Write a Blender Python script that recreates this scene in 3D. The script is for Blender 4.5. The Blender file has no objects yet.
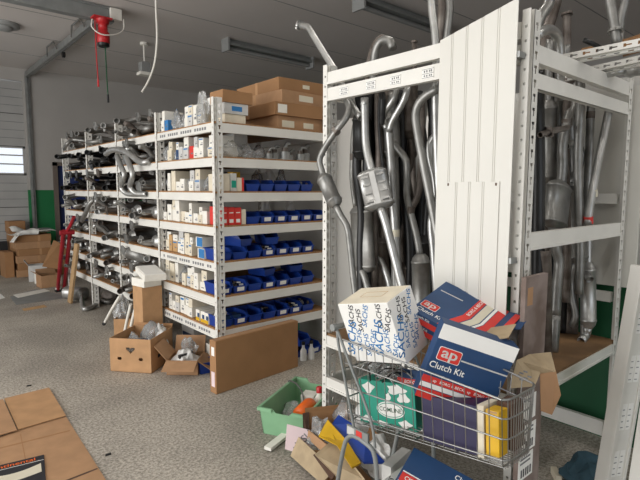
import bpy, bmesh, math, random
from math import sin, cos, pi, radians
from mathutils import Vector, Matrix, noise
V = Vector
rnd = random.Random(7)
sc = bpy.context.scene
col = sc.collection

# ---------------------------------------------------------------- camera
CAM_H, FPX, YAW, PIT, ROLL = 1.6, 497.3, radians(41.125), radians(5.81), radians(-0.147)
fwd = V((sin(YAW)*cos(PIT), cos(YAW)*cos(PIT), -sin(PIT)))
rt = V((cos(YAW), -sin(YAW), 0)); dn = fwd.cross(rt)
r2 = cos(ROLL)*rt + sin(ROLL)*dn; d2 = -sin(ROLL)*rt + cos(ROLL)*dn
cd = bpy.data.cameras.new('camera'); cam = bpy.data.objects.new('camera', cd); col.objects.link(cam)
cd.sensor_width = 36; cd.lens = FPX/640*36; cd.clip_end = 200; cd.clip_start = .05
m3 = Matrix((r2, -d2, -fwd)).transposed()
cam.matrix_world = Matrix.Translation((0, 0, CAM_H)) @ m3.to_4x4()
sc.camera = cam
def ray(u, v): return r2*((u-320)/FPX) + d2*((v-240)/FPX) + fwd
def onx(u, v, x): d = ray(u, v); return V((0, 0, CAM_H)) + d*(x/d.x)
def ony(u, v, y): d = ray(u, v); return V((0, 0, CAM_H)) + d*(y/d.y)
def onz(u, v, z=0): d = ray(u, v); return V((0, 0, CAM_H)) + d*((z-CAM_H)/d.z)

# ---------------------------------------------------------------- materials
def lin(h):
    h = h.lstrip('#'); c = [int(h[i:i+2], 16)/255 for i in (0, 2, 4)]
    return tuple((x/12.92 if x <= .04045 else ((x+.055)/1.055)**2.4) for x in c)
def mat(name, hexc, rough=.6, metal=0, var=.12, scale=8, bump=0, hex2=None, spec=None, trans=0, stretch=None, alpha=1, detail=4):
    m = bpy.data.materials.new(name); m.use_nodes = True
    nt = m.node_tree; b = nt.nodes['Principled BSDF']; N = nt.nodes.new; K = nt.links.new
    c = lin(hexc); c2 = lin(hex2) if hex2 else tuple(max(0, x*(1-var*2)) for x in c)
    b.inputs['Roughness'].default_value = rough; b.inputs['Metallic'].default_value = metal
    if spec is not None: b.inputs['Specular IOR Level'].default_value = spec
    if trans: b.inputs['Transmission Weight'].default_value = trans
    b.inputs['Alpha'].default_value = alpha
    tc = N('ShaderNodeTexCoord'); src = tc.outputs['Object']
    if stretch:
        mp = N('ShaderNodeMapping'); mp.inputs['Scale'].default_value = stretch; K(src, mp.inputs['Vector']); src = mp.outputs['Vector']
    n = N('ShaderNodeTexNoise'); n.inputs['Scale'].default_value = scale; n.inputs['Detail'].default_value = detail; K(src, n.inputs['Vector'])
    r = N('ShaderNodeValToRGB'); r.color_ramp.elements[0].position = .36; r.color_ramp.elements[1].position = .66
    r.color_ramp.elements[0].color = (*c2, 1); r.color_ramp.elements[1].color = (*c, 1)
    K(n.outputs['Fac'], r.inputs['Fac']); K(r.outputs['Color'], b.inputs['Base Color'])
    if bump:
        bp = N('ShaderNodeBump'); bp.inputs['Strength'].default_value = bump; bp.inputs['Distance'].default_value = .01
        K(n.outputs['Fac'], bp.inputs['Height']); K(bp.outputs['Normal'], b.inputs['Normal'])
    return m
M = {}
M['white'] = mat('rack_white_paint', '#dedcd5', .42, var=.03, scale=5)
M['white2'] = mat('siding_white', '#d6d4cc', .45, var=.02, scale=2)
M['chip'] = mat('chipboard', '#a87c50', .75, var=.16, scale=40)
M['chipdark'] = mat('chipboard_worn', '#8a6a48', .75, var=.2, scale=6)
M['card'] = mat('cardboard', '#ae8763', .8, var=.07, scale=9)
M['card2'] = mat('cardboard_brown', '#a07750', .8, var=.06, scale=5)
M['card3'] = mat('cardboard_bright', '#b88f66', .8, var=.08, scale=9)
M['cardpale'] = mat('cardboard_pale', '#b39f80', .85, var=.1, scale=14)
M['carddark'] = mat('cardboard_dark', '#5d4436', .8, var=.2, scale=10)  # dark brown tone for flaps, torn edges and small boxes
M['steel'] = mat('aluminised_steel', '#b9b9b6', .34, .7, var=.12, scale=12, bump=.05)
M['steel2'] = mat('dull_steel', '#94938f', .42, .65, var=.14, scale=14, bump=.08)
M['steel3'] = mat('rusty_steel', '#7f7770', .55, .35, scale=9, hex2='#4d443d', bump=.1)
M['blackm'] = mat('black_enamel', '#242424', .4, .2, var=.15)
M['galv'] = mat('galvanised', '#9a9c9a', .42, .5, var=.1, scale=10)
M['chrome'] = mat('zinc_wire', '#9b9b99', .3, .85, var=.06)
M['greym'] = mat('grey_painted_metal', '#8a8d8b', .5, .2, var=.08)
M['boxw'] = mat('white_carton', '#e9e6dc', .7, var=.05, scale=12)
M['boxc'] = mat('cream_carton', '#e0d6c0', .75, var=.06, scale=12)
M['boxg'] = mat('grey_carton', '#c9c8c4', .7, var=.06, scale=12)
M['kraft'] = mat('kraft_carton', '#c09a6a', .8, var=.08, scale=12)
M['print'] = mat('grey_print', '#77787a', .7, var=.05)
M['red'] = mat('red_print', '#d5362e', .55, var=.06)
M['navy'] = mat('navy_print', '#24456f', .5, var=.08, scale=6)
M['navydark'] = mat('navy_dark', '#231d46', .5, var=.08, scale=6)
M['blue'] = mat('blue_print', '#2f78b4', .6, var=.06)
M['black'] = mat('black_print', '#26262b', .6, var=.06)
M['paper'] = mat('white_paper', '#eeede8', .7, var=.03, scale=6)
M['cream'] = mat('cream_print', '#d9d2bd', .7, var=.05)
M['bin'] = mat('blue_plastic', '#153e98', .38, var=.1, scale=4)
M['yellow'] = mat('yellow_plastic', '#e3b31d', .45, var=.1)
M['teal'] = mat('teal_print', '#15987f', .5, var=.08, scale=6)
M['green'] = mat('green_plastic', '#86b48c', .45, var=.08, scale=5)
M['orange'] = mat('orange_plastic', '#ea6a1e', .4, var=.06)
M['redp'] = mat('red_plastic', '#c3242a', .4, var=.08)
M['redpaint'] = mat('red_paint', '#a5202c', .4, .1, var=.1)
M['wood'] = mat('pine_wood', '#b4936a', .7, var=.12, scale=6, stretch=(12, 12, 1))
M['bag'] = mat('clear_bag', '#eceeee', .16, var=.04, scale=10, trans=.75, bump=.3)
M['bagw'] = mat('milky_bag', '#e4e3df', .35, var=.06, scale=10, trans=.15, bump=.3)
M['ply'] = mat('peeling_board', '#8d7f78', .85, scale=7, hex2='#6b5b52', bump=.1)
M['rubber'] = mat('black_rubber', '#1c1c1c', .7)
M['cloth'] = mat('blue_grey_cloth', '#35525f', .9, var=.15, scale=12)
M['pink'] = mat('pink_paper', '#e4cfd2', .75, var=.05)
M['lampw'] = mat('lamp_diffuser', '#8f908e', .4, var=.03)
M['doorblue'] = mat('door_blue', '#23356b', .5, var=.06, scale=2)
M['doorframe'] = mat('door_brown', '#6d625a', .6, var=.06, scale=3)
M['garage'] = mat('garage_panel', '#a7a6a3', .5, var=.05, scale=2)
M['soil'] = mat('mixed_small_parts', '#b9b6ad', .4, .4, hex2='#3a3a3c', scale=60)

def glass():
    m = bpy.data.materials.new('window_glass'); m.use_nodes = True; nt = m.node_tree
    nt.nodes.clear(); N = nt.nodes.new
    o = N('ShaderNodeOutputMaterial'); mx = N('ShaderNodeMixShader'); t = N('ShaderNodeBsdfTransparent'); g = N('ShaderNodeBsdfGlossy')
    g.inputs['Roughness'].default_value = .05; mx.inputs[0].default_value = .08
    nt.links.new(t.outputs[0], mx.inputs[1]); nt.links.new(g.outputs[0], mx.inputs[2]); nt.links.new(mx.outputs[0], o.inputs[0])
    return m
M['glass'] = glass()
def concrete():
    m = mat('concrete_floor', '#cbc3b6', .72, var=.16, scale=1.3, detail=6)
    nt = m.node_tree; b = nt.nodes['Principled BSDF']; N = nt.nodes.new; K = nt.links.new
    ramp = [n for n in nt.nodes if n.type == 'VALTORGB'][0]
    tc = [n for n in nt.nodes if n.type == 'TEX_COORD'][0]
    n2 = N('ShaderNodeTexNoise'); n2.inputs['Scale'].default_value = 55; n2.inputs['Detail'].default_value = 5; n2.inputs['Roughness'].default_value = .75
    K(tc.outputs['Object'], n2.inputs['Vector'])
    rr = N('ShaderNodeValToRGB'); e = rr.color_ramp.elements; e[0].position = .4; e[0].color = (.22, .21, .2, 1); e[1].position = .6; e[1].color = (1, 1, 1, 1)
    K(n2.outputs['Fac'], rr.inputs['Fac'])
    mx = N('ShaderNodeMix'); mx.data_type = 'RGBA'; mx.blend_type = 'MULTIPLY'; mx.inputs[0].default_value = .75
    K(ramp.outputs['Color'], mx.inputs[6]); K(rr.outputs['Color'], mx.inputs[7]); K(mx.outputs[2], b.inputs['Base Color'])
    bp = N('ShaderNodeBump'); bp.inputs['Strength'].default_value = .2; bp.inputs['Distance'].default_value = .004
    K(n2.outputs['Fac'], bp.inputs['Height']); K(bp.outputs['Normal'], b.inputs['Normal'])
    return m
M['floor'] = concrete()
M['ceil'] = mat('ceiling_panels', '#cfc9c4', .65, var=.03, scale=.7)
M['wallg'] = mat('wall_grey', '#aba7a2', .8, var=.04, scale=1.2)
M['wallgreen'] = mat('wall_green', '#15723f', .6, var=.06, scale=1.5)
M['wallw'] = mat('wall_white', '#cfcdc7', .7, var=.04, scale=1.5)
M['green2'] = mat('wall_dark_green', '#0e5230', .6, var=.08, scale=2)

# ---------------------------------------------------------------- mesh helpers
class MB:
    def __init__(s): s.v = []; s.f = []; s.mi = []; s.mats = []; s.sm = []
    def m(s, name):
        if name not in s.mats: s.mats.append(name)
        return s.mats.index(name)
    def add(s, vs, fs, mt, smooth=False):
        b = len(s.v); i = s.m(mt); s.v += [V(p) for p in vs]
        for f in fs: s.f.append(tuple(b+k for k in f)); s.mi.append(i); s.sm.append(smooth)
    def box(s, c, d, mt, R=None):
        c = V(c); x, y, z = d[0]/2, d[1]/2, d[2]/2
        vs = [V((a, b, e)) for a in (-x, x) for b in (-y, y) for e in (-z, z)]
        if R is not None: vs = [R @ p for p in vs]
        s.add([c+p for p in vs], [(0, 1, 3, 2), (4, 6, 7, 5), (0, 4, 5, 1), (2, 3, 7, 6), (0, 2, 6, 4), (1, 5, 7, 3)], mt)
    def bx(s, lo, hi, mt): s.box([(a+b)/2 for a, b in zip(lo, hi)], [b-a for a, b in zip(lo, hi)], mt)
    def slab(s, pts, t, mt, n=None):
        """a polygon given thickness t along its normal"""
        pts = [V(p) for p in pts]
        if n is None: n = (pts[1]-pts[0]).cross(pts[-1]-pts[0]).normalized()
        k = len(pts); vs = pts+[p+n*t for p in pts]
        fs = [tuple(range(k))[::-1], tuple(range(k, 2*k))]+[(i, (i+1) % k, k+(i+1) % k, k+i) for i in range(k)]
        s.add(vs, fs, mt)
    def rings(s, rings, mt, close=True, cap0=True, cap1=True, smooth=True):
        n = len(rings[0]); vs = [p for r in rings for p in r]; fs = []
        for i in range(len(rings)-1):
            for j in range(n):
                k = (j+1) % n
                fs.append((i*n+j, i*n+k, (i+1)*n+k, (i+1)*n+j))
        s.add(vs, fs, mt, smooth)
        if cap0: s.add(rings[0], [tuple(range(n))[::-1]], mt)
        if cap1: s.add(rings[-1], [tuple(range(n))], mt)
    def cyl(s, a, b, r, mt, n=12, r1=None):
        a, b = V(a), V(b); d = (b-a).normalized(); u = d.orthogonal().normalized(); w = d.cross(u)
        r1 = r if r1 is None else r1
        s.rings([[a+(u*cos(2*pi*i/n)+w*sin(2*pi*i/n))*r for i in range(n)], [b+(u*cos(2*pi*i/n)+w*sin(2*pi*i/n))*r1 for i in range(n)]], mt)
    def tube(s, pts, r, mt, n=10, hollow=False, step=.03, straight=False):
        P = [V(p) for p in pts]
        if not straight and len(P) > 2:
            out = []
            Q = [P[0]*2-P[1]]+P+[P[-1]*2-P[-2]]
            for i in range(1, len(Q)-2):
                a, b, c, d = Q[i-1:i+3]; L = (c-b).length; k = max(2, min(10, int(L/step)))
                for t in range(k):
                    t /= k; al = .5
                    t0 = 0; t1 = t0+max((b-a).length, 1e-4)**al; t2 = t1+max((c-b).length, 1e-4)**al; t3 = t2+max((d-c).length, 1e-4)**al
                    tt = t1+(t2-t1)*t
                    A1 = a*((t1-tt)/(t1-t0))+b*((tt-t0)/(t1-t0)); A2 = b*((t2-tt)/(t2-t1))+c*((tt-t1)/(t2-t1)); A3 = c*((t3-tt)/(t3-t2))+d*((tt-t2)/(t3-t2))
                    B1 = A1*((t2-tt)/(t2-t0))+A2*((tt-t0)/(t2-t0)); B2 = A2*((t3-tt)/(t3-t1))+A3*((tt-t1)/(t3-t1))
                    out.append(B1*((t2-tt)/(t2-t1))+B2*((tt-t1)/(t2-t1)))
            out.append(P[-1]); P = out
        T = [(P[min(i+1, len(P)-1)]-P[max(i-1, 0)]).normalized() for i in range(len(P))]
        u = T[0].orthogonal().normalized(); R = []
        for p, t in zip(P, T):
            u = (u-t*u.dot(t)).normalized(); w = t.cross(u)
            R.append([p+(u*cos(2*pi*i/n)+w*sin(2*pi*i/n))*r for i in range(n)])
        if hollow:
            def inner(ring, p, t):
                return [p+(q-p)*.84 for q in ring], [p+(q-p)*.84+t*r*2 for q in ring]
            a1, a2 = inner(R[0], P[0], T[0]); b1, b2 = inner(R[-1], P[-1], -T[-1])
            R = [a2, a1]+R+[b1, b2]
        s.rings(R, mt)
    def build(s, name, parent=None, loc=None, bevel=0, mw=None):
        me = bpy.data.meshes.new(name); o = bpy.data.objects.new(name, me)
        org = V(loc) if loc is not None else V((0, 0, 0))
        me.from_pydata([tuple(p-org) for p in s.v], [], s.f)
        for k in s.mats: me.materials.append(M[k])
        me.polygons.foreach_set('material_index', s.mi); me.polygons.foreach_set('use_smooth', s.sm)
        me.update(); col.objects.link(o)
        if parent: o.parent = parent
        if mw is not None: o.matrix_world = mw
        elif loc is not None and not parent: o.location = org
        if bevel:
            b = o.modifiers.new('bevel', 'BEVEL'); b.width = bevel; b.segments = 2; b.limit_method = 'ANGLE'
        return o
def tag(o, label, cat, group=None):
    o['label'] = label; o['category'] = cat
    if group: o['group'] = group
    return o
def empty(name, loc, label=None, cat=None, group=None, mw=None):
    o = bpy.data.objects.new(name, None); col.objects.link(o); o.empty_display_size = .05
    if mw is not None: o.matrix_world = mw
    else: o.location = loc
    if label: tag(o, label, cat, group)
    return o
def struct(mb, name, **k):
    o = mb.build(name, **k); o['kind'] = 'structure'; return o
def copy_tree(o, parent=None):
    c = o.copy(); col.objects.link(c); c.parent = parent
    for ch in list(o.children): copy_tree(ch, c)
    return c
ORD = ['first', 'second', 'third', 'fourth', 'fifth', 'sixth', 'seventh', 'eighth', 'ninth', 'tenth', 'eleventh', 'twelfth', 'thirteenth', 'fourteenth', 'fifteenth',
       'sixteenth', 'seventeenth', 'eighteenth', 'nineteenth', 'twentieth', 'twenty-first', 'twenty-second', 'twenty-third', 'twenty-fourth', 'twenty-fifth', 'twenty-sixth', 'twenty-seventh']
LEVEL = ['top shelf', 'second shelf', 'third shelf', 'fourth shelf', 'fifth shelf', 'sixth shelf', 'lowest shelf']

def frame(c, e1, e2):
    """matrix: local x = e1 (right), y = up along the face, z = out of the face"""
    x = V(e1).normalized(); y = -V(e2); y = (y-x*y.dot(x)).normalized(); z = x.cross(y)
    m = Matrix((x, y, z)).transposed().to_4x4(); m.translation = V(c); return m
_tx = {}
def text_mesh(s):
    if s not in _tx:
        c = bpy.data.curves.new('txt', 'FONT'); c.body = s; c.size = 1; c.align_x = 'CENTER'; c.align_y = 'CENTER'; c.resolution_u = 3; c.offset = .012
        o = bpy.data.objects.new('txt', c); col.objects.link(o)
        dg = bpy.context.evaluated_depsgraph_get(); me = bpy.data.meshes.new_from_object(o.evaluated_get(dg))
        _tx[s] = ([v.co.copy() for v in me.vertices], [tuple(p.vertices) for p in me.polygons])
        bpy.data.objects.remove(o); bpy.data.meshes.remove(me)
    return _tx[s]
def put_text(mb, s, size, x, y, mt, rot=0, z=.0012, sx=1, T=None):
    vs, fs = text_mesh(s); c_, s_ = cos(rot), sin(rot); out = []
    for p in vs:
        a, b = p.x*size*sx, p.y*size
        q = V((x+a*c_-b*s_, y+a*s_+b*c_, z)); out.append(T @ q if T else q)
    mb.add(out, fs, mt)

# ---------------------------------------------------------------- room
YB, ZC, XL, XR, YF = 11.13, 3.88, -4.0, 9.0, -4.0
b = MB(); b.bx((XL, YF, -.1), (XR, YB, 0), 'floor'); struct(b, 'floor')
b = MB(); b.bx((XL, YF, ZC), (XR, YB, ZC+.1), 'ceil')
for k in range(-3, 9): b.bx((XL, k*1.2+.3-.006, ZC-.003), (XR, k*1.2+.3+.006, ZC+.01), 'greym')
struct(b, 'ceiling')
# back wall with openings for the sectional door and the blue door
DX0, DX1, DZ = -1.45, 2.13, 3.65
b = MB(); b.bx((XL, YB, 0), (DX0, YB+.2, ZC), 'wallg'); b.bx((DX0, YB, DZ), (DX1, YB+.2, ZC), 'wallg')
b.bx((DX1, YB, 1.574), (2.58, YB+.2, ZC), 'wallg'); b.bx((DX1, YB, 0), (2.58, YB+.2, 1.574), 'wallgreen')
b.bx((2.58, YB, 2.13), (3.56, YB+.2, ZC), 'wallg'); b.bx((3.56, YB, 1.574), (XR, YB+.2, ZC), 'wallg'); b.bx((3.56, YB, 0), (XR, YB+.2, 1.574), 'wallgreen')
struct(b, 'wall_back')
b = MB(); b.bx((XR, YF, 0), (XR+.2, YB+.2, ZC), 'wallg'); struct(b, 'wall_east')
# left wall with a wide open gateway, front wall with a window
b = MB(); b.bx((XL-.2, YF, 0), (XL, .3, ZC), 'wallg'); b.bx((XL-.2, 7.7, 0), (XL, YB+.2, ZC), 'wallg'); b.bx((XL-.2, .3, 3.5), (XL, 7.7, ZC), 'wallg'); struct(b, 'wall_left')
b = MB(); b.bx((XL-.2, YF-.2, 0), (-2, YF, ZC), 'wallg'); b.bx((3.0, YF-.2, 0), (XR+.2, YF, ZC), 'wallg'); b.bx((-2, YF-.2, 3.4), (3.0, YF, ZC), 'wallg'); struct(b, 'wall_front')
# partition behind the racks: white above, dark green below
b = MB(); b.bx((3.42, -1.2, 1.0), (3.5, 8.6, 2.28), 'wallw'); b.bx((3.42, -1.2, 0), (3.5, 2.5, 1.0), 'green2'); b.bx((3.42, 2.5, 0), (3.5, 8.6, 1.0), 'wallw'); struct(b, 'wall_right')

# sectional door
d = empty('door_1', (DX1, YB, 0)); d['kind'] = 'structure'
b = MB(); zs = [0, .62, 1.24, 1.865, 2.41, 3.03, 3.64]
for i in range(6):
    z0, z1 = zs[i]+.006, zs[i+1]-.006
    if i == 3:
        b.bx((DX0, YB+.05, z0), (DX1, YB+.09, z0+.03), 'garage'); b.bx((DX0, YB+.05, z1-.03), (DX1, YB+.09, z1), 'garage')
        b.bx((DX0, YB+.05, z0), (DX0+.05, YB+.09, z1), 'garage'); b.bx((DX1-.045, YB+.05, z0), (DX1, YB+.09, z1), 'garage')
        for z in (2.07, 2.24): b.bx((DX0, YB+.045, z-.012), (DX1, YB+.085, z+.012), 'garage')
    else:
        b.bx((DX0, YB+.05, z0), (DX1, YB+.09, z1), 'garage')
        for k in range(1, 4): b.bx((DX0, YB+.046, z0+(z1-z0)*k/4-.006), (DX1, YB+.055, z0+(z1-z0)*k/4+.006), 'greym')
    b.bx((DX0, YB+.07, zs[i]-.008), (DX1, YB+.09, zs[i]+.008), 'blackm')
b.build('door_panel', d, d.location)
b = MB(); b.bx((DX0, YB+.06, 1.88), (DX1, YB+.066, 2.4), 'glass'); b.build('window_pane', d, d.location)
d2_ = empty('door_2', (2.66, YB, 0)); d2_['kind'] = 'structure'
b = MB(); b.bx((2.66, YB+.05, .01), (3.5, YB+.1, 2.06), 'doorblue'); b.build('door_leaf', d2_, d2_.location)
b = MB(); b.bx((2.58, YB-.03, 0), (2.665, YB+.12, 2.13), 'doorframe'); b.bx((3.49, YB-.03, 0), (3.56, YB+.12, 2.13), 'doorframe'); b.bx((2.58, YB-.03, 2.06), (3.56, YB+.12, 2.13), 'doorframe')
b.build('door_frame', d2_, d2_.location)

# door track: vertical at the wall, curved, then back along the ceiling
t = empty('door_track', (2.2, YB, 0), 'galvanised steel overhead door track running along the ceiling from the garage door', 'door track')
b = MB(); b.bx((2.17, YB-.09, 0), (2.2, YB-.01, 3.76), 'galv'); b.bx((2.2, YB-.05, 0), (2.245, YB-.03, 3.76), 'galv'); b.build('vertical_rail', t, t.location)
b = MB(); b.bx((2.17, 6.75, 3.73), (2.195, YB-.05, 3.81), 'galv'); b.bx((2.17, 6.75, 3.805), (2.23, YB-.05, 3.82), 'galv'); b.bx((2.17, 6.75, 3.72), (2.23, YB-.05, 3.735), 'galv'); b.bx((2.29, 6.75, 3.77), (2.31, YB-.05, 3.79), 'boxg'); b.build('horizontal_rail', t, t.location)
b = MB()
for y in (8.6, 7.2): b.tube([(2.14, y, 3.74), (2.12, y+.12, 3.86), (2.12, y+.5, 3.86), (2.14, y+.62, 3.74)], .012, 'steel2', straight=True)
b.cyl((2.25, 8.75, 3.7), (2.29, 8.75, 3.7), .045, 'blackm'); b.build('hanger', t, t.location)

t = empty('door_operator_beam', (.9, 6.72, 3.7), 'grey square ceiling beam across the end of the door track', 'beam')
b = MB(); b.bx((-1.6, 6.66, 3.7), (2.34, 6.78, 3.85), 'greym'); b.bx((-1.6, 6.64, 3.85), (2.34, 6.8, 3.87), 'greym'); b.build('beam_body', t, t.location)
b = MB(); b.bx((2.28, 6.6, 3.72), (2.42, 6.65, 3.86), 'boxw'); b.build('end_box', t, t.location, .006)
b = MB()
for x in (-.8, 1.75): b.bx((x-.02, 6.68, 3.86), (x+.02, 6.76, ZC), 'greym')
b.build('hanger', t, t.location)
t = empty('door_motor', (2.26, 6.66, 3.3), 'red electric door motor hanging under the ceiling beam with pull cords', 'motor')
def lathe(mb, c, prof, mt, n=16, ax=(0, 0, 1)):
    a = V(ax).normalized(); u = a.orthogonal().normalized(); w = a.cross(u); c = V(c)
    mb.rings([[c+a*h+(u*cos(2*pi*i/n)+w*sin(2*pi*i/n))*max(r, 1e-4) for i in range(n)] for h, r in prof], mt)
mx, my = 2.17, 6.58
b = MB(); lathe(b, (mx, my, 3.36), [(.03, .062), (.04, .076), (.16, .076), (.18, .055), (.27, .055), (.27, .075), (.335, .075)], 'redp'); b.bx((mx-.12, my-.07, 3.68), (mx+.1, my+.07, 3.7), 'redp'); b.build('housing', t, t.location)
b = MB(); lathe(b, (mx, my, 3.36), [(-.01, .05), (0, .07), (.04, .07)], 'blackm'); b.build('cap', t, t.location)
b = MB(); b.tube([(mx-.09, my, 3.66), (mx-.09, my, 3.3), (mx-.08, my, 2.92)], .007, 'redp', 6); b.cyl((mx-.08, my, 2.86), (mx-.08, my, 2.94), .012, 'redp', 8)
b.build('cord', t, t.location)['label'] = 'red pull cord'
b = MB(); b.tube([(mx+.02, my, 3.36), (mx+.025, my, 3.0), (mx+.03, my, 2.78)], .007, 'green2', 6); b.cyl((mx+.03, my, 2.68), (mx+.03, my, 2.78), .014, 'blackm', 8)
b.build('cord', t, t.location)['label'] = 'green pull cord'
b = MB(); b.tube([(mx-.12, my, 3.66), (mx-.14, my-.03, 3.56), (mx-.06, my-.08, 3.48), (mx+.1, my-.08, 3.5), (mx+.24, my-.03, 3.6), (mx+.26, my, 3.74)], .008, 'boxw', 6); b.build('cable_loop', t, t.location)
# hanging white cord
p0 = onz(157, -8, 3.85); dist = p0.y
b = MB(); b.tube([ony(158, -20, 5.6), ony(156, 0, 5.6), ony(157, 40, 5.6), ony(154, 66, 5.6), ony(147, 84, 5.6), ony(142, 92, 5.6)], .012, 'boxw', 6)
top = ony(158, -20, 5.6); b.tube([top, V((top.x, top.y, ZC))], .012, 'boxw', 6)
tag(b.build('hanging_cord', loc=top), 'white cord dangling with a curved end from the ceiling', 'cord')
# ceiling sensor
c = V((3.22, 7.9, ZC)); t = empty('ceiling_sensor', c, 'small white sensor box hanging from the ceiling on a short stem', 'sensor')
b = MB(); b.cyl(c, c-V((0, 0, .04)), .06, 'boxw', 14); b.cyl(c, c-V((0, 0, .32)), .014, 'boxw', 8); b.build('stem', t, c)
b = MB(); b.bx(c-V((.07, .07, .46)), c-V((-.07, -.07, .3)), 'lampw'); b.bx(c-V((.1, .08, .5)), c-V((-.09, -.08, .455)), 'boxw'); b.build('housing', t, c)
c = V((1.4, 8.3, ZC)); t = empty('ceiling_lamp', c, 'flat round white ceiling fitting above the garage door', 'ceiling light')
b = MB(); lathe(b, c, [(0, .2), (-.04, .2), (-.05, .15)], 'lampw', 20); b.build('base', t, c)
b = MB(); lathe(b, c, [(-.045, .12), (-.08, .11), (-.09, .05), (-.09, .01)], 'lampw', 20); b.build('dome', t, c)
def tube_lamp(x0, x1, y, label):
    c = V(((x0+x1)/2, y, ZC)); t = empty('ceiling_light', c, label, 'ceiling light', 'fluorescent ceiling lights')
    b = MB(); b.bx((x0, y-.03, ZC-.06), (x1, y+.03, ZC), 'greym'); b.bx((x0, y-.09, ZC-.1), (x1, y+.09, ZC-.06), 'greym'); b.build('housing', t, c)
    b = MB(); b.tube([(x0+.03, y, ZC-.14), (x1-.03, y, ZC-.14)], .03, 'lampw', 10); b.build('diffuser', t, c)
    b = MB(); b.bx((x0-.03, y-.1, ZC-.19), (x0, y+.1, ZC), 'lampw'); b.bx((x1, y-.1, ZC-.19), (x1+.03, y+.1, ZC), 'lampw'); b.build('end_cap', t, c)
tube_lamp(4.08, 5.72, 6.85, 'long unlit fluorescent ceiling light above the brown cartons')
tube_lamp(4.35, 6.0, 4.28, 'long unlit fluorescent ceiling light above the exhaust pipes at the top edge')

# ---------------------------------------------------------------- racks
X0, X1 = 2.03, 3.28
PH = 2.337
LV = [2.135, 1.855, 1.57, 1.285, .985, .69, .41]      # shelf beam tops
def strip(mb, org, du, width, cols, rows, skip, pitch=.0575):
    """perforated steel strip going up z; cols / rows are breakpoints, skip the open cells"""
    n = int(PH/pitch); vs = []; idx = {}
    zz = []
    for k in range(n): zz += [k*pitch+r for r in rows]
    zz.append(PH)
    for j, z in enumerate(zz):
        for i, c in enumerate(cols): idx[i, j] = len(vs); vs.append(V(org)+V(du)*c+V((0, 0, z)))
    fs = []; R = len(rows)
    for j in range(len(zz)-1):
        for i in range(len(cols)-1):
            if (i, j % R) in skip and j < len(zz)-2: continue
            fs.append((idx[i, j], idx[i+1, j], idx[i+1, j+1], idx[i, j+1]))
    mb.add(vs, fs, 'white')
def post_mesh():
    b = MB()
    w = .036
    strip(b, (0, 0, 0), (0, 1, 0), w, [0, w/2-.0055, w/2+.0055, w], [0, .02, .031], {(1, 1)})
    strip(b, (.0, .026, 0), (1, 0, 0), .026, [0, .009, .017, .026], [0, .01, .034], {(1, 1)})
    b.add([(.024, .026, 0), (.024, -.004, 0), (.024, -.004, PH), (.024, .026, PH)], [(0, 1, 2, 3)], 'white')
    w = .052
    strip(b, (.024, -.004, 0), (1, 0, 0), w, [0, w/2-.012, w/2-.005, w/2+.005, w/2+.012, w], [0, .012, .034, .046], {(1, 2), (2, 2), (3, 2), (2, 1)})
    b.box((.03, .018, .004), (.07, .05, .008), 'white')
    return b
_pm = None
def post(parent, x, y, mirror=False):
    global _pm
    if _pm is None:
        o = post_mesh().build('post', parent)
        _pm = o.data
    else:
        o = bpy.data.objects.new('post', _pm); col.objects.link(o); o.parent = parent
    s = o.modifiers.new('solid', 'SOLIDIFY'); s.thickness = .0022
    o.location = V((x, y, 0))-parent.location
    if mirror: o.scale.x = -1
    return o
def beam(parent, a, bb, h=.07, t=.03):
    """horizontal box beam from a to b (top edge given)"""
    a, bb = V(a), V(bb); b = MB(); d = (bb-a)
    if abs(d.x) > abs(d.y):
        b.bx((a.x, a.y-t/2, a.z-h), (bb.x, a.y+t/2, a.z), 'white'); b.bx((a.x, a.y-t/2-.004, a.z-h), (bb.x, a.y-t/2+.006, a.z-h+.014), 'white')
    else:
        lo, hi = min(a.y, bb.y), max(a.y, bb.y)
        b.bx((a.x-t/2, lo, a.z-h), (a.x+t/2, hi, a.z), 'white'); b.bx((a.x-t/2-.004, lo, a.z-h), (a.x-t/2+.006, hi, a.z-h+.014), 'white')
    return b.build('beam', parent, parent.location)
def board(parent, x0, x1, y0, y1, z, m='chip'):
    b = MB(); b.bx((x0, y0, z-.006), (x1, y1, z+.012), m); return b.build('shelf_board', parent, parent.location)
PY = [3.625, 4.745, 5.86, 6.975, 8.115]
rack = empty('storage_rack', ((X0+X1)/2, 5.9, 0), 'long white perforated steel rack of four bays with brown shelf boards', 'rack')
for y in PY:
    post(rack, X0, y); post(rack, X1, y, True)
for i in range(4):
    y0, y1 = PY[i]+.042, PY[i+1]-.004
    for z in LV:
        beam(rack, (X0+.02, y0, z), (X0+.02, y1, z)); beam(rack, (X1-.02, y0, z), (X1-.02, y1, z))
        board(rack, X0+.012, X1-.012, PY[i]+.005, PY[i+1]+.0, z)
for z in LV: beam(rack, (X0+.076, PY[0]+.014, z), (X1-.076, PY[0]+.014, z), .075)
for z in LV[::2]: beam(rack, (X0+.076, PY[4]+.02, z), (X1-.076, PY[4]+.02, z))
# print strips along the beams of the first bay
for k in (0, 4, 6):
    b = MB(); z = LV[k]-.035
    for j in range(22):
        y = 3.72+j*.044
        if (j*7+k) % 6: b.bx((X0+.0045, y, z-.012), (X0+.0055, y+.03, z+.012), 'print')
    b.build('printed_strip', rack, rack.location)

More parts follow.
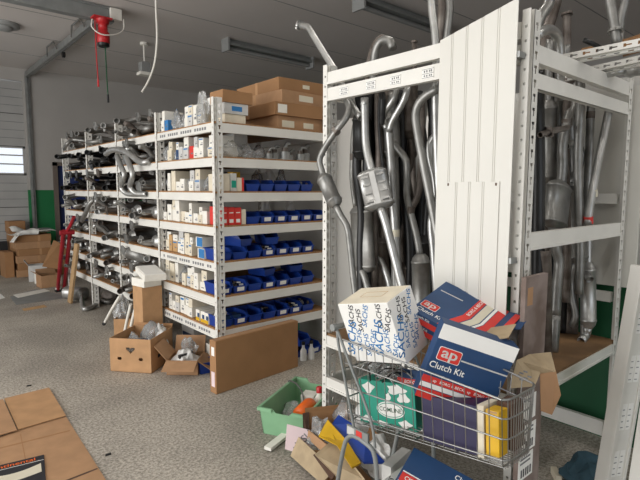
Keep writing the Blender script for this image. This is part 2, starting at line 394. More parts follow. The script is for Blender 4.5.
near = empty('pipe_rack', ((X0+X1)/2, 1.65, 0), 'white perforated steel rack holding upright exhaust pipes behind the trolley', 'rack')
NY0, NY1 = 1.022, 2.262
for y in (NY0, NY1): post(near, X0, y); post(near, X1, y, True)
for z, h in ((2.292, .07), (2.2, .075), (.69, .07), (.42, .07)): beam(near, (X0+.016, NY0+.04, z), (X0+.016, NY1, z), h)
for z in (1.58, .99, .69): beam(near, (X1-.02, NY0+.04, z), (X1-.02, NY1, z), .06)
for z, h in ((2.205, .075), (2.09, .065), (1.412, .075), (.69, .06)): beam(near, (X0+.076, NY0+.014, z), (X1-.076, NY0+.014, z), h)
for z in (2.205, .69, .42): beam(near, (X0+.076, NY1+.014, z), (X1-.076, NY1+.014, z))
beam(near, (X1-.02, NY0+.04, .18), (X1-.02, NY1, .18), .09); beam(near, (X0+.076, NY1+.01, .3), (X1-.076, NY1+.01, .3), .07)
board(near, X0+.01, X1-.01, NY0+.005, NY1+.02, .69, 'chipdark')
for u in (344, 371, 395.5, 428):
    p = onx(u, 70+(344-u)*.0, X0-.001); y = p.y
    b = MB(); b.bx((X0-.002, y-.034, 2.137), (X0+.001, y+.034, 2.188), 'paper')
    for dz in (2.143, 2.162, 2.183): b.bx((X0-.003, y-.034, dz-.001), (X0-.0018, y+.034, dz+.001), 'print')
    for dy in (-.025, -.014, .002, .016): b.bx((X0-.003, y+dy, 2.168), (X0-.0018, y+dy+.007, 2.178), 'print'); b.bx((X0-.003, y+dy, 2.148), (X0-.0018, y+dy+.007, 2.156), 'print')
    b.build('sticker', near, near.location)
# white siding sheets at the back of the pipe rack
b = MB(); b.bx((3.305, .96, 1.02), (3.325, 2.34, 2.2), 'white2')
struct(b, 'back_sheet_1')

# ribbed white sheet hung on the front of the pipe rack
xs = X0-.055
def ribbed(name, x, L, Rr, n, zb, zt, label):
    """sheet with pressed double grooves; zb / zt give the bottom and top edge along y"""
    b = MB(); prof = []; w = (L-Rr)/n
    for k in range(n):
        y = L-k*w; prof += [(y-.001, 0)]
        if k < n-1: prof += [(y-w+.014, 0), (y-w+.012, .003), (y-w+.0095, .003), (y-w+.008, .0), (y-w+.005, 0), (y-w+.0035, .003), (y-w+.001, .003)]
    prof += [(Rr, 0)]; k = len(prof)
    fr = [V((x+d_, y, zb(y))) for y, d_ in prof]; ft = [V((x+d_, y, zt(y))) for y, d_ in prof]; bk = [V((x+.0045, y, zb(y))) for y, d_ in prof]; bt = [V((x+.0045, y, zt(y))) for y, d_ in prof]
    b.add(fr+ft, [(i, i+1, k+i+1, k+i) for i in range(k-1)], 'white2'); b.add(bk+bt, [(i+1, i, k+i, k+i+1) for i in range(k-1)], 'white2')
    b.add(ft+bt, [(i, i+1, k+i+1, k+i) for i in range(k-1)], 'white2'); b.add(fr+bk, [(i+1, i, k+i, k+i+1) for i in range(k-1)], 'white2')
    for i in (0, k-1): b.add([fr[i], ft[i], bt[i], bk[i]], [(0, 1, 2, 3)], 'white2')
    return tag(b.build(name, loc=(x, (L+Rr)/2, zb(L))), label, 'panel')
rs = ribbed('ribbed_sheet', xs, 1.425, 1.05, 5, lambda y: .98, lambda y: 2.283+(1.425-y)/.375*.088, 'tall white ribbed sheet with a slanted top covering the front of the pipe rack')
b = MB()
for y in (1.38, 1.05):
    for z in (1.3, 2.15): b.bx((xs+.0045, y-.012, z-.012), (X0+.012, y+.012, z+.012), 'galv')
b.build('hook', rs, rs.location)

o = ribbed('white_offcut', xs-.005, 1.372, 1.1, 4, lambda y: .98, lambda y: 1.635, 'shorter white ribbed offcut screwed to the lower half of the tall ribbed sheet')
b = MB()
for y in (1.115, 1.355): b.bx((xs-.006, y-.004, 1.618), (xs-.0045, y+.004, 1.63), 'carddark')
b.build('screw', o, o.location)

# ---------------------------------------------------------------- exhaust pieces
def loft(mb, a, bb, ra, rb, mt, up=(0, 0, 1), n=20, p=2.6, taper=.03, rim=True, ribs=0):
    """muffler body: super-ellipse section ra x rb along a-b"""
    a, bb = V(a), V(bb); d = (bb-a); L = d.length; d.normalize(); u = V(up); u = (u-d*u.dot(d)).normalized(); w = d.cross(u)
    def ring(t, s):
        out = []
        for i in range(n):
            th = 2*pi*i/n; c_, s_ = cos(th), sin(th)
            x = ra*s*(abs(c_)**(2/p))*(1 if c_ >= 0 else -1); y = rb*s*(abs(s_)**(2/p))*(1 if s_ >= 0 else -1)
            out.append(a+d*t+u*x+w*y)
        return out
    tp = min(taper, L*.2)
    R = [ring(0, .55), ring(tp*.5, .88), ring(tp, 1)]
    if rim: R += [ring(tp+.002, 1.06), ring(tp+.012, 1.06), ring(tp+.014, 1)]
    for k in range(ribs):
        t = L*(k+1)/(ribs+1); R += [ring(t-.012, 1), ring(t-.007, 1.04), ring(t+.007, 1.04), ring(t+.012, 1)]
    if rim: R += [ring(L-tp-.014, 1), ring(L-tp-.012, 1.06), ring(L-tp-.002, 1.06)]
    R += [ring(L-tp, 1), ring(L-tp*.5, .88), ring(L, .55)]
    mb.rings(R, mt)
def exhaust(segs, label, group=None, mt='steel', base=None, name='exhaust_pipe', cat='exhaust pipe'):
    """segs: ('pipe', pts, r) ('muffler', a, b, ra, rb, up) ('can', a, b, r) ('flange', p, dir, r) ('band', p, dir, r, mat)"""
    allp = [V(p) for s in segs for p in (s[1] if s[0] == 'pipe' else [s[1]])]
    bs = V(base) if base is not None else min(allp, key=lambda q: q.z)
    t = empty(name, bs, label, cat, group)
    for s in segs:
        b = MB(); mm = s[-1] if isinstance(s[-1], str) else mt; pw = 2.6; tpr = .03
        if mm == 'steelp': mm, pw, tpr = mt, 4.2, .018
        if s[0] == 'pipe': b.tube(s[1], s[2], mm, 10, True); b.build('pipe', t, bs)
        elif s[0] == 'muffler': loft(b, s[1], s[2], s[3], s[4], mm, s[5], p=pw, taper=tpr); b.build('muffler', t, bs)
        elif s[0] == 'can': loft(b, s[1], s[2], s[3], s[3], mm, V(s[2]-s[1]).orthogonal(), p=2, taper=.04); b.build('muffler', t, bs)
        elif s[0] == 'flange':
            dd = V(s[2]).normalized(); p = V(s[1]); b.cyl(p-dd*.006, p+dd*.006, s[3], mm, 8); u = dd.orthogonal().normalized()
            for q in (1, -1): b.cyl(p+u*q*s[3]*.9-dd*.006, p+u*q*s[3]*.9+dd*.006, s[3]*.45, mm, 8)
            b.build('flange', t, bs)
        elif s[0] == 'band':
            dd = V(s[2]).normalized(); p = V(s[1]); b.cyl(p-dd*.02, p+dd*.02, s[3], mm, 10); b.build('clamp', t, bs)
    return t
def P(*a): return [onx(u, v, x) for u, v, x in a]
W = 'leaning upright in the pipe rack'
def stand(u, v, x, zend=.705):
    """continue a pipe from the pixel point down to the shelf"""
    p = onx(u, v, x); return V((p.x+.01, p.y-.01, zend))
# --- left window of the rack (seen through the long side)
a, c = onx(322.5, 175, 1.97), onx(336.5, 206, 1.96)
exhaust([('pipe', P((345, 97, 2.1), (349, 109, 2.06), (346, 118, 2.03), (336, 131, 2.0), (323, 151, 1.98), (319.5, 160, 1.97), (321, 168, 1.97), (325, 181, 1.97)), .019),
         ('muffler', a, c, .042, .042, (1, 0, 0)), ('band', onx(336, 131, 2.0), (0, 1, .9), .0205, 'steel3'),
         ('pipe', P((335, 204, 1.96), (341, 216, 1.965), (347, 226, 1.97), (350, 246, 1.98), (353, 275, 1.985), (356, 300, 1.985), (357, 318, 1.985)), .019)],
        'bent exhaust pipe with a small silencer leaning outside the rack post at its far end', mt='steel2', base=onx(357, 318, 1.985))
exhaust([('pipe', P((300, 26, 2.12), (308, 27, 2.12), (313, 35, 2.12), (321, 48, 2.12), (335, 71, 2.12), (352, 105, 2.12), (361, 118, 2.11)), .021), ('flange', onx(299.5, 25.5, 2.12), (-.2, 1, .1), .032)],
        'straight exhaust pipe with a flange poking diagonally up past the far rack post', mt='steel')
exhaust([('pipe', P((362, 104, 2.22), (357, 118, 2.21), (354, 134, 2.2), (353, 155, 2.2), (352.5, 178, 2.2), (356, 207, 2.2)), .02),
         ('muffler', onx(361, 206, 2.2), onx(364, 272, 2.2), .035, .085, (1, 0, 0)), ('band', onx(353, 157, 2.2), (0, 0, 1), .0215, 'steel3'),
         ('pipe', P((359, 268, 2.18), (363, 273, 2.17), (368, 290, 2.17), (373, 315, 2.17), (378, 330, 2.17)), .021)],
        'exhaust with a large flat grey muffler standing low behind the silver ribbed one', mt='steel2')
rib_ex = exhaust([('flange', onx(364.5, 104, 2.08), (0, 0, 1), .024), ('pipe', P((364.5, 98, 2.08), (365, 120, 2.08), (366, 146, 2.08), (371, 168, 2.07), (373, 174, 2.07)), .023),
         ('muffler', onx(371, 170, 2.06), onx(380.5, 209, 2.05), .04, .08, (1, .85, 0), 0, 'steelp'),
         ('pipe', P((380.5, 207, 2.05), (386, 224, 2.06), (395, 259, 2.07), (402, 287, 2.08), (409, 312, 2.09), (414, 330, 2.1)), .024)],
        'bright exhaust with a ribbed oval muffler in front of all the upright pipes')
a, c = onx(371, 170, 2.06), onx(380.5, 209, 2.05); ax = (c-a).normalized(); nx_ = V((-1, -.85, 0)); nx_ = (nx_-ax*nx_.dot(ax)).normalized(); sd = ax.cross(nx_); Rm = Matrix((sd, ax, nx_)).transposed(); L_ = (c-a).length
b = MB(); b.box(a+ax*L_*.5+nx_*.04, (.03, L_*.8, .01), 'boxg', Rm); b.build('centre_band', rib_ex, rib_ex.location)
b = MB()
for k in range(4):
    for q in (-1, 1): b.box(a+ax*L_*(.2+.2*k)+sd*q*.043+nx_*.04, (.038, .012, .01), 'steel', Rm)
b.build('pressed_rib', rib_ex, rib_ex.location)
exhaust([('pipe', P((397, 84, 2.22), (394, 98, 2.21), (385, 112, 2.2), (383, 120, 2.2), (388, 131, 2.2)), .019), ('pipe', P((408, 86, 2.2), (404, 100, 2.2), (395, 116, 2.19), (391, 124, 2.19), (389, 132, 2.19)), .019),
         ('pipe', P((388.5, 128, 2.195), (390, 150, 2.2), (392, 180, 2.2), (394, 215, 2.21), (397, 258, 2.22), (399, 290, 2.22), (400, 331, 2.22)), .024),
         ('band', onx(395, 233, 2.21), (0, 0, 1), .027, 'cream')],
        'twin pipe joining into one straight pipe right beside the ribbed muffler')
exhaust([('pipe', P((381, 92, 2.16), (379, 110, 2.16), (380, 140, 2.16), (383, 166, 2.16), (386, 185, 2.17)), .009), ('can', onx(383, 92, 2.17), onx(381.5, 125, 2.17), .018)],
        'slim black rod standing between the silver pipes beside the twin pipe', mt='blackm', name='black_rod', cat='rod')
exhaust([('pipe', P((392, 141, 2.3), (399, 150, 2.3), (406, 160, 2.3), (407, 178, 2.3), (407, 196, 2.3), (411, 214, 2.3), (417, 238, 2.3), (420, 256, 2.3)), .02),
         ('can', onx(420.5, 254, 2.3), onx(422, 330, 2.3), .052), ('band', onx(411, 210, 2.3), (0, .2, -1), .0225, 'steel3')],
        'crooked exhaust pipe with a round can muffler low against the ribbed white sheet', mt='steel2')
exhaust([('can', onx(411, 80, 2.45), onx(410, 139, 2.45), .042), ('pipe', P((410, 137, 2.45), (412, 152, 2.45), (409, 170, 2.45), (400, 180, 2.45), (389, 190, 2.46), (384, 215, 2.46), (383, 300, 2.46)), .019)],
        'rusty hanging can muffler with a curved pipe behind the twin pipe', mt='steel3')
exhaust([('pipe', P((440, 88, 2.14), (428, 94, 2.13), (419, 103, 2.12), (415.5, 114, 2.12), (417.5, 132, 2.12), (423, 162, 2.12), (430, 197, 2.12), (437, 235, 2.12), (443, 270, 2.12), (449, 325, 2.13)), .022)],
        'large hooked dark pipe sloping behind the edge of the ribbed sheet', mt='steel2')
exhaust([('pipe', P((446, 130, 2.22), (436, 135, 2.21), (430, 143, 2.2), (430, 158, 2.2), (434, 175, 2.2), (436, 200, 2.2), (431, 222, 2.2), (433, 248, 2.2), (436, 290, 2.2), (438, 326, 2.2)), .019)],
        'wavy thin pipe hugging the left edge of the ribbed sheet', mt='steel')
exhaust([('pipe', P((375, 180, 2.31), (374, 212, 2.31), (372, 240, 2.3), (375, 252, 2.3), (382, 263, 2.3), (389, 283, 2.3), (394, 326, 2.3)), .022)],
        'bent pipe seen just under the ribbed oval muffler', mt='steel')
exhaust([('muffler', onx(404, 262, 2.42), onx(408, 325, 2.42), .04, .055, (1, 0, 0)), ('pipe', P((404, 266, 2.42), (402, 240, 2.42), (408, 215, 2.42), (418, 195, 2.42), (421, 150, 2.42), (422, 95, 2.42)), .02)],
        'dark muffler low in the rack with its pipe rising behind the crooked one', mt='steel3')
exhaust([('pipe', P((372, 85, 2.4), (376, 105, 2.4), (377, 140, 2.4), (374, 170, 2.4), (373, 230, 2.4), (372, 318, 2.41)), .02)], 'grey pipe standing behind the flat grey muffler', mt='steel3')
# --- above the top beams
exhaust([('pipe', P((374, 110, 2.35), (374, 62, 2.35), (377, 47, 2.35), (383, 40, 2.35), (390, 41, 2.35), (393, 49, 2.35)), .026)], 'thick pipe with a hooked end rising above the top beam beside the far post', mt='steel2')
exhaust([('pipe', P((366, 110, 2.3), (370, 62, 2.4), (376, 44, 2.45), (382, 38, 2.45), (387, 41, 2.45)), .024)], 'second hooked pipe just behind the thick hooked one above the top beam', mt='steel3')
exhaust([('pipe', P((414.5, 41, 2.35), (414.5, 100, 2.35)), .014), ('flange', onx(414.5, 42, 2.35), (0, 0, 1), .02)], 'short straight pipe with a flange above the middle of the top beam', mt='steel3')
for i, (u0, u1, x, m_, tx) in enumerate(((431, 435.5, 2.16, 'steel', 'leftmost of the pipes rising behind the top left corner of the ribbed sheet'), (441, 439, 2.3, 'steel3', 'dark pipe second from left behind the top corner of the ribbed sheet'),
                                         (449, 447, 2.42, 'steel2', 'third pipe rising behind the top left corner of the ribbed sheet'))):
    exhaust([('pipe', P((u0, -8, x), (u0+1, 10, x), (u1, 40, x), (u1, 105, x), (u1+3, 200, x)), .02)], tx, mt=m_)
b = MB()
# --- right window (short side): y planes
def ony_in(u, v, y):
    """point on the pixel ray at depth y, kept between the rack front and the back sheet"""
    p = ony(u, v, y); 
    if p.x > 3.14: p = onx(u, v, 3.14-(p.x-3.14)*.1)
    return p
def Q(*a): return [ony_in(u, v, y) for u, v, y in a]
exhaust([('pipe', Q((577, 85, 1.27), (573, 101, 1.26), (567, 123, 1.25), (562.5, 147, 1.25), (563, 165, 1.25), (561, 186, 1.25)), .027),
         ('muffler', ony_in(560, 182, 1.25), ony_in(554, 229, 1.24), .05, .1, (0, 1, 0)), ('band', ony_in(567, 122, 1.25), (-.25, 0, 1), .029, 'steel3'),
         ('pipe', Q((553, 226, 1.24), (556, 250, 1.22), (559, 261, 1.21), (557, 285, 1.2), (555.5, 315, 1.19)), .027), ('pipe', Q((555.5, 315, 1.19), (554, 340, 1.18), (553, 354, 1.18)), .027)],
        'big oval muffler with a long crooked pipe standing beside the near rack post', mt='steel2')
exhaust([('muffler', ony_in(573, 186, 1.3), ony_in(579, 263, 1.27), .06, .075, (0, 1, 0)), ('pipe', Q((577, 262, 1.26), (580, 267, 1.25), (590, 280, 1.39)), .025),
         ('pipe', Q((576, 262, 1.31), (572, 275, 1.31), (571, 287, 1.31), (573, 303, 1.31), (576, 316, 1.30), (572, 326, 1.30)), .021), ('pipe', Q((573, 190, 1.29), (573, 160, 1.29), (568, 100, 1.29), (566, 45, 1.29)), .024)],
        'long muffler with a bent outlet standing behind the big oval muffler', mt='steel2')
exhaust([('can', ony_in(588, 262, 1.18), ony_in(588.5, 328, 1.18), .043), ('pipe', Q((588, 268, 1.18), (588, 250, 1.18), (590, 200, 1.18)), .022), ('pipe', Q((588, 327, 1.18), (586, 335, 1.17), (581, 341, 1.15)), .024)],
        'bright round can muffler low in the rack standing on the brown shelf', mt='steel')
exhaust([('pipe', Q((592, 95, 1.2), (591, 108, 1.2), (590, 130, 1.2), (588.5, 170, 1.2), (586, 224, 1.2), (585, 262, 1.2), (584, 345, 1.2)), .022), ('band', ony_in(590.5, 115, 1.2), (0, 0, 1), .024, 'steel3')],
        'straight dark pipe second from the right against the white back sheet', mt='steel2')
exhaust([('pipe', Q((611, 100, 1.1), (606, 125, 1.1), (598, 162, 1.1), (590, 206, 1.1), (587.5, 226, 1.1)), .021), ('band', ony_in(593, 193, 1.1), (-.3, 0, 1), .024, 'cream'), ('band', ony_in(588.5, 220, 1.1), (-.2, 0, 1), .024, 'red')],
        'straight sloping pipe with tan tape and a red end, rightmost in the rack', mt='steel')
exhaust([('pipe', Q((566, 146, 1.25), (572, 143, 1.25), (578, 146, 1.25), (582, 155, 1.25), (580, 165, 1.25), (575, 175, 1.25), (572, 184, 1.25)), .022)],
        'silver J-shaped pipe end hanging beside the white back sheet', mt='steel')
exhaust([('can', ony_in(549, 100, 1.36), ony_in(548.5, 184, 1.36), .045), ('pipe', Q((549, 184, 1.36), (549, 210, 1.37), (549, 260, 1.38), (549, 300, 1.38)), .02), ('pipe', Q((549, 104, 1.36), (549, 60, 1.36), (550, 40, 1.36)), .022)],
        'tall straight cylindrical silencer right behind the near rack post', mt='steel2')
exhaust([('pipe', Q((545, 250, 1.18), (545.5, 285, 1.18), (546, 318, 1.18), (546, 357, 1.18)), .031)], 'thick perforated straight pipe low behind the near rack post', mt='steel3')
exhaust([('pipe', Q((540, 135, 1.2), (552, 131, 1.2), (566, 128, 1.22), (572, 122, 1.3), (580, 112, 1.4)), .016), ('flange', ony_in(548, 132, 1.2), (1, 0, 0), .028)], 'dark pipe lying sideways with a flange between the upright pipes', mt='steel3')
for i, (u, x, m_, lb) in enumerate(((541, 1.65, 'steel3', 'first'), (556, 1.75, 'steel2', 'second'), (565, 1.95, 'steel3', 'third'), (578, 1.98, 'steel2', 'fourth'))):
    exhaust([('pipe', Q((u+3, 60, x), (u+2, 110, x), (u, 160, x), (u+2, 240, x), (u+1, 318-8*i, x)), .024)], f'dim upright pipe at the back of the rack, {lb} from the near post', mt=m_)
rr = random.Random(12)  # extra pipes in dark finishes, added to darken the view through the rack
for i, (u, x) in enumerate(((362+4.1*k, min(1, .45+.08*(k*3 % 8))) for k in range(20))):
    rr_ = ray(u, 190); x = X0+.1+(2.17*rr_.x/rr_.y-X0-.1)*x
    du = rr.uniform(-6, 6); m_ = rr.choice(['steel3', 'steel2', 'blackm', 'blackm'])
    pts = [(u+du+rr.uniform(-4, 4), 92, x), (u+du, 120, x), (u+du*.5+rr.uniform(-5, 5), 165, x), (u, 210, x), (u-du*.4+rr.uniform(-4, 4), 250, x), (u-du*.3, 300, x)]
    pts = P(*pts); pts.append(V((pts[-1].x, pts[-1].y, .708)))
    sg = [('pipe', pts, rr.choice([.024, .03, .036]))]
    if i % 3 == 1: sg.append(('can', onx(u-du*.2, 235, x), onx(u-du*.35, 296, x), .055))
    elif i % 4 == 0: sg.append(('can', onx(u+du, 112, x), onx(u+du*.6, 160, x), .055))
    exhaust(sg, f"{dict(steel2='grey', steel3='rusty', blackm='black')[m_]} filler pipe added to darken the depth of the rack, {ORD[i]} from the far post", mt=m_)
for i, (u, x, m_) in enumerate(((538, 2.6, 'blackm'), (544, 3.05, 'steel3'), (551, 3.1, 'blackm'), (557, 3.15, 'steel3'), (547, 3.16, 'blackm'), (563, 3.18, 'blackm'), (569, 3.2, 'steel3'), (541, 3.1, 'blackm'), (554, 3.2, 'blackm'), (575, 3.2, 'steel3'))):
    du = rr.uniform(-5, 5)
    pts = [onx(u+du, 70, x), onx(u+du*.8, 120, x), onx(u-du*.5, 165, x), onx(u, 215, x), onx(u+du*.3, 262, x), onx(u, 320-4*(i % 3), x)]
    if any(q.y < 1.06 for q in pts): continue
    pts.append(V((pts[-1].x, pts[-1].y, .708)))
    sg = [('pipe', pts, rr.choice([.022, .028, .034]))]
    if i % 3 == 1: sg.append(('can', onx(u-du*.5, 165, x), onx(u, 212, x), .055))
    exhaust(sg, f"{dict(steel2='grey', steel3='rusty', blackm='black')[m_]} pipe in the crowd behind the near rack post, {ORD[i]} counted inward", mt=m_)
# top of the right-hand side
exhaust([('pipe', Q((536, 36, 1.16), (543, 31, 1.16), (551, 30, 1.17), (557, 36, 1.18), (559.5, 45, 1.18), (560, 75, 1.18), (560, 100, 1.19)), .024)], 'bright hooked pipe end above the beam right of the near post', mt='steel')
exhaust([('pipe', Q((567, 13, 1.3), (567, 60, 1.3), (567, 90, 1.3)), .022), ('flange', ony(567, 14, 1.3), (0, 0, 1), .034)], 'upright flanged pipe above the beam right of the hooked pipe end', mt='steel3')
exhaust([('pipe', Q((559, -10, 1.45), (554, 8, 1.45), (545, 40, 1.45), (540, 90, 1.45)), .034)], 'thick dark slanting pipe crossing behind the top of the near post', mt='steel3')
exhaust([('pipe', Q((552, -8, 1.2), (548, 6, 1.2), (540, 18, 1.2), (533, 40, 1.2)), .026)], 'short silver pipe slanting up at the very top of the near post', mt='steel2')
zz = 2.26
exhaust([('pipe', [onx(u, v, 2.62) for u, v in ((602, -30), (608, -8), (612, 12), (615.5, 32), (617, 44))], .022), ('flange', onx(615, 31, 2.62), (.1, 0, 1), .034)], 'thick vertical pipe with a collar rising above the loose uprights', mt='steel2')
exhaust([('pipe', [onx(u, v, 2.85) for u, v in ((631, -30), (627, -5), (622, 14), (620, 30), (621, 42))], .019)], 'second vertical pipe right of the collared one above the loose uprights', mt='steel2')
exhaust([('pipe', [ony(584, 40, 1.0), ony(593, 44, .975), onz(603, 49, 2.264), onz(612, 51.5, 2.26), onz(622, 50, 2.262)], .011)], 'black square ended bar lying across the loose uprights', mt='blackm', name='black_bar', cat='bar')
exhaust([('pipe', [onz(603, 75, 2.2), onz(625, 70, 2.21)], .02), ('can', onz(624, 71, 2.21), onz(652, 64, 2.22), .04)], 'silver round muffler lying beneath the nearer loose upright', mt='steel')
for i, q in enumerate((((581, 58), (595, 55), (596, 60), (582, 62)), ((622, 50), (645, 43), (645, 51), (623, 57)))):
    p = [onz(u, v, 2.3) for u, v in q]; b = MB(); b.slab(p, .05, 'card2', V((0, 0, 1))); tag(b.build('wooden_strip', loc=p[0]), ('brown wooden strip above the beam, left of the black bar', 'brown wooden strip behind the loose uprights at the right edge')[i], 'strip')
# perforated uprights lying across the top, running toward the viewer
def flat_post(px0, px1, label):
    """a loose upright: keyhole face toward the aisle, running from the rack toward the viewer"""
    z = 2.209; a = onz(*px0, z+.03); c = onz(*px1, z+.03); zl = (a-c); zl.z = 0; zl.normalize(); xl = V((0, 0, 1)); yl = zl.cross(xl)
    o = bpy.data.objects.new('rack_upright', _pm); col.objects.link(o); tag(o, label, 'rack part', 'loose uprights on top of the rack')
    s = o.modifiers.new('solid', 'SOLIDIFY'); s.thickness = .0022
    m = Matrix((xl, yl, zl)).transposed().to_4x4(); m.translation = V((a.x, a.y, z-.004))-zl*(PH-.03); o.matrix_world = m @ Matrix.Diagonal((.62, .8, 1, 1))
    return o
flat_post((543, 61), (640, 41.5), 'white perforated upright lying on top of the rack, the farther of two')
flat_post((570, 73.5), (640, 58), 'white perforated upright lying on top of the rack, the nearer of two')

# ---------------------------------------------------------------- goods on the shelves
def bag(loc, size, mt='bag', seed=0, squash=(1, 1, .7), name='plastic_bag', parent=None):
    """a crumpled filled bag resting on loc"""
    bm = bmesh.new(); bmesh.ops.create_icosphere(bm, subdivisions=3, radius=1)
    for v in bm.verts:
        n = noise.noise(v.co*1.7+V((seed*3.1, 0, 0)))*.45+noise.noise(v.co*5+V((0, seed, 0)))*.22
        v.co *= 1+n
        if v.co.z < -.55: v.co.z = -.55
        if v.co.z > .5: v.co.x *= .8; v.co.z *= 1.25
        v.co = V((v.co.x*size*squash[0], v.co.y*size*squash[1], (v.co.z+.55)*size*squash[2]))
    me = bpy.data.meshes.new(name); bm.to_mesh(me); bm.free(); me.materials.append(M[mt])
    for p in me.polygons: p.use_smooth = seed % 2 == 0
    o = bpy.data.objects.new(name, me); col.objects.link(o)
    if parent: o.parent = parent
    o.location = V(loc)
    return o
def carton(lo, hi, mt='boxw', label_face=None, seed=0, name='parts_box'):
    """a small closed carton, its long flap seam and a printed label on the face toward the aisle"""
    b = MB(); lo, hi = V(lo), V(hi); c = (lo+hi)/2; base = V((c.x, c.y, lo.z))
    b.bx(lo, hi, mt)
    o = b.build(name, loc=base, bevel=.0015)
    r = random.Random(seed); b = MB()
    w, h = hi.y-lo.y, hi.z-lo.z
    if r.random() < .8:
        a0 = lo.y+w*r.uniform(.12, .35); a1 = a0+w*r.uniform(.3, .5); z0 = lo.z+h*r.uniform(.15, .4)
        b.bx((lo.x-.0008, a0, z0), (lo.x+.0003, a1, z0+h*.12), 'print')
        if r.random() < .6: b.bx((lo.x-.0008, a0, z0+h*.2), (lo.x+.0003, a0+(a1-a0)*.7, z0+h*.26), 'print')
        if r.random() < .25: b.bx((lo.x-.0008, lo.y+w*.1, hi.z-h*.2), (lo.x+.0003, hi.y-w*.1, hi.z-h*.08), 'blue')
    if b.v: b.build('printed_label', o, base)
    return o
WHERE = 'long side of the rack'
def ground_label(k, total): return ORD[min(k, len(ORD)-1)]
names_w = {'boxw': 'white', 'boxc': 'cream', 'boxg': 'pale grey', 'kraft': 'brown', 'red': 'red', 'navy': 'dark blue', 'blue': 'blue', 'black': 'black'}
def shelf_fill(k, y_hi, y_lo, specials=(), hmax=.235, seed=0, bags=()):
    """stacked small cartons along the aisle edge of shelf k between y_hi (left) and y_lo (right)"""
    r = random.Random(seed); z0 = LV[k]+.0125; y = y_hi; lower, upper = [], []
    j = 0
    while y > y_lo+.05:
        w = r.uniform(.06, .1); w = min(w, y-y_lo); h = r.uniform(.075, .115); d = r.uniform(.14, .24); x = X0+.03+r.uniform(0, .025)
        if j in bags:
            wb = .1; o = bag((x+.075, y-wb/2, z0), .062, 'bag', seed*10+j, (1, .75, r.uniform(1.2, 1.7)))
            lower.append((y, o, 'grey translucent plastic bag of parts', 'bag')); y -= wb+.006; j += 1; continue
        mt = r.choices(['boxw', 'boxc', 'boxg'], [6, 2, 2])[0]
        if j in specials: mt = specials[j]
        if r.random() < .2: h = r.uniform(.15, .2)
        o = carton((x, y-w, z0), (x+d, y, z0+h), mt, seed=seed*100+j)
        lower.append((y, o, names_w[mt]+' parts box', 'box')); top = z0+h
        if top-z0 < hmax-.06 and r.random() < .72 and h < .13:
            h2 = min(r.uniform(.06, .1), hmax-h-.01); w2 = w*r.uniform(.85, 1); m2 = r.choices(['boxw', 'boxc', 'boxg'], [6, 2, 1])[0]
            o = carton((x+r.uniform(0, .015), y-w2, top+.0004), (x+d*.95, y-.002, top+h2), m2, seed=seed*100+50+j)
            upper.append((y, o, names_w[m2]+' parts box', 'box'))
        y -= w+.0035; j += 1
    g = f'small boxes on the {LEVEL[k]} facing the floor aisle'
    for row, nm in ((lower, 'bottom row'), (upper, 'upper row')):
        for i, (yy, o, desc, cat) in enumerate(sorted(row, key=lambda q: -q[0])):
            tag(o, f'{desc}, {ORD[i]} from left, {nm}, {LEVEL[k]}', cat, g)
yA, yB = PY[1]-.03, PY[0]+.06
shelf_fill(0, yA, 3.88, {0: 'boxw', 1: 'blue', 3: 'boxg'}, .26, 1, (2, 3, 4))
shelf_fill(1, yA, yB, {6: 'red', 3: 'navy'}, .235, 2, (0, 2, 9))
shelf_fill(2, yA, 3.87, {}, .235, 3, (0, 5, 8))
shelf_fill(3, yA, 3.87, {4: 'boxc'}, .24, 4, ())
shelf_fill(4, yA, 4.12, {1: 'kraft', 2: 'kraft'}, .235, 5, ())
shelf_fill(5, yA, 3.86, {}, .24, 6, (3,))
shelf_fill(6, 4.64, 4.12, {}, .23, 7, ())
# odd ones on that side
def plain_box(lo, hi, mt, label, name='parts_box', cat='box', extra=None, bevel=.002, rot=0):
    lo, hi = V(lo), V(hi); c = (lo+hi)/2; base = V((c.x, c.y, lo.z)); b = MB(); b.bx(lo, hi, mt); o = b.build(name, loc=base, bevel=bevel)
    if rot: o.rotation_euler.z = radians(rot)
    tag(o, label, cat)
    if extra:
        for nm, l2, h2, m2 in extra: b = MB(); b.bx(l2, h2, m2); b.build(nm, o, base)
    return o
z = LV[0]+.0125
plain_box((2.28, 3.95, z), (2.5, 4.2, z+.19), 'boxg', 'large pale grey box behind the small white boxes on the top shelf')
plain_box((2.27, 3.96, z+.191), (2.47, 4.16, z+.275), 'navy', 'dark blue box with a white end highest among the top shelf boxes', extra=[('white_end', (2.269, 4.06, z+.192), (2.2705, 4.158, z+.274), 'paper')])
plain_box((2.16, 3.67, z), (2.36, 3.84, z+.075), 'boxc', 'long cream box at the corner of the top shelf beneath the two others')
plain_box((2.15, 3.66, z+.0755), (2.38, 3.85, z+.165), 'boxg', 'long grey box with a blue mark, middle of three at the top shelf corner', extra=[('blue_mark', (2.22, 3.659, z+.1), (2.32, 3.6605, z+.14), 'blue')])
plain_box((2.13, 3.65, z+.1655), (2.42, 3.86, z+.265), 'card2', 'long brown carton on top of the grey box at the corner of the top shelf')
tag(bag((2.1, 3.93, z), .08, 'bag', 41, (.6, .8, 1.9)), 'tall clear plastic bag standing at the corner post of the top shelf', 'bag')
z = LV[4]+.0125
for i, (y, dz, ry, lb) in enumerate(((3.99, .098, 18, 'upper'), (3.96, .0, -14, 'lower'))):
    o = plain_box((2.05, y-.09, z+dz), (2.2, y+.03, z+dz+.088), 'boxw', f'tilted white box with a blue end on the fifth shelf, the {lb} of two', extra=[('blue_end', (2.0495, y-.09, z+dz+.004), (2.0505, y+.01, z+dz+.084), 'blue')])
z = LV[6]+.0125
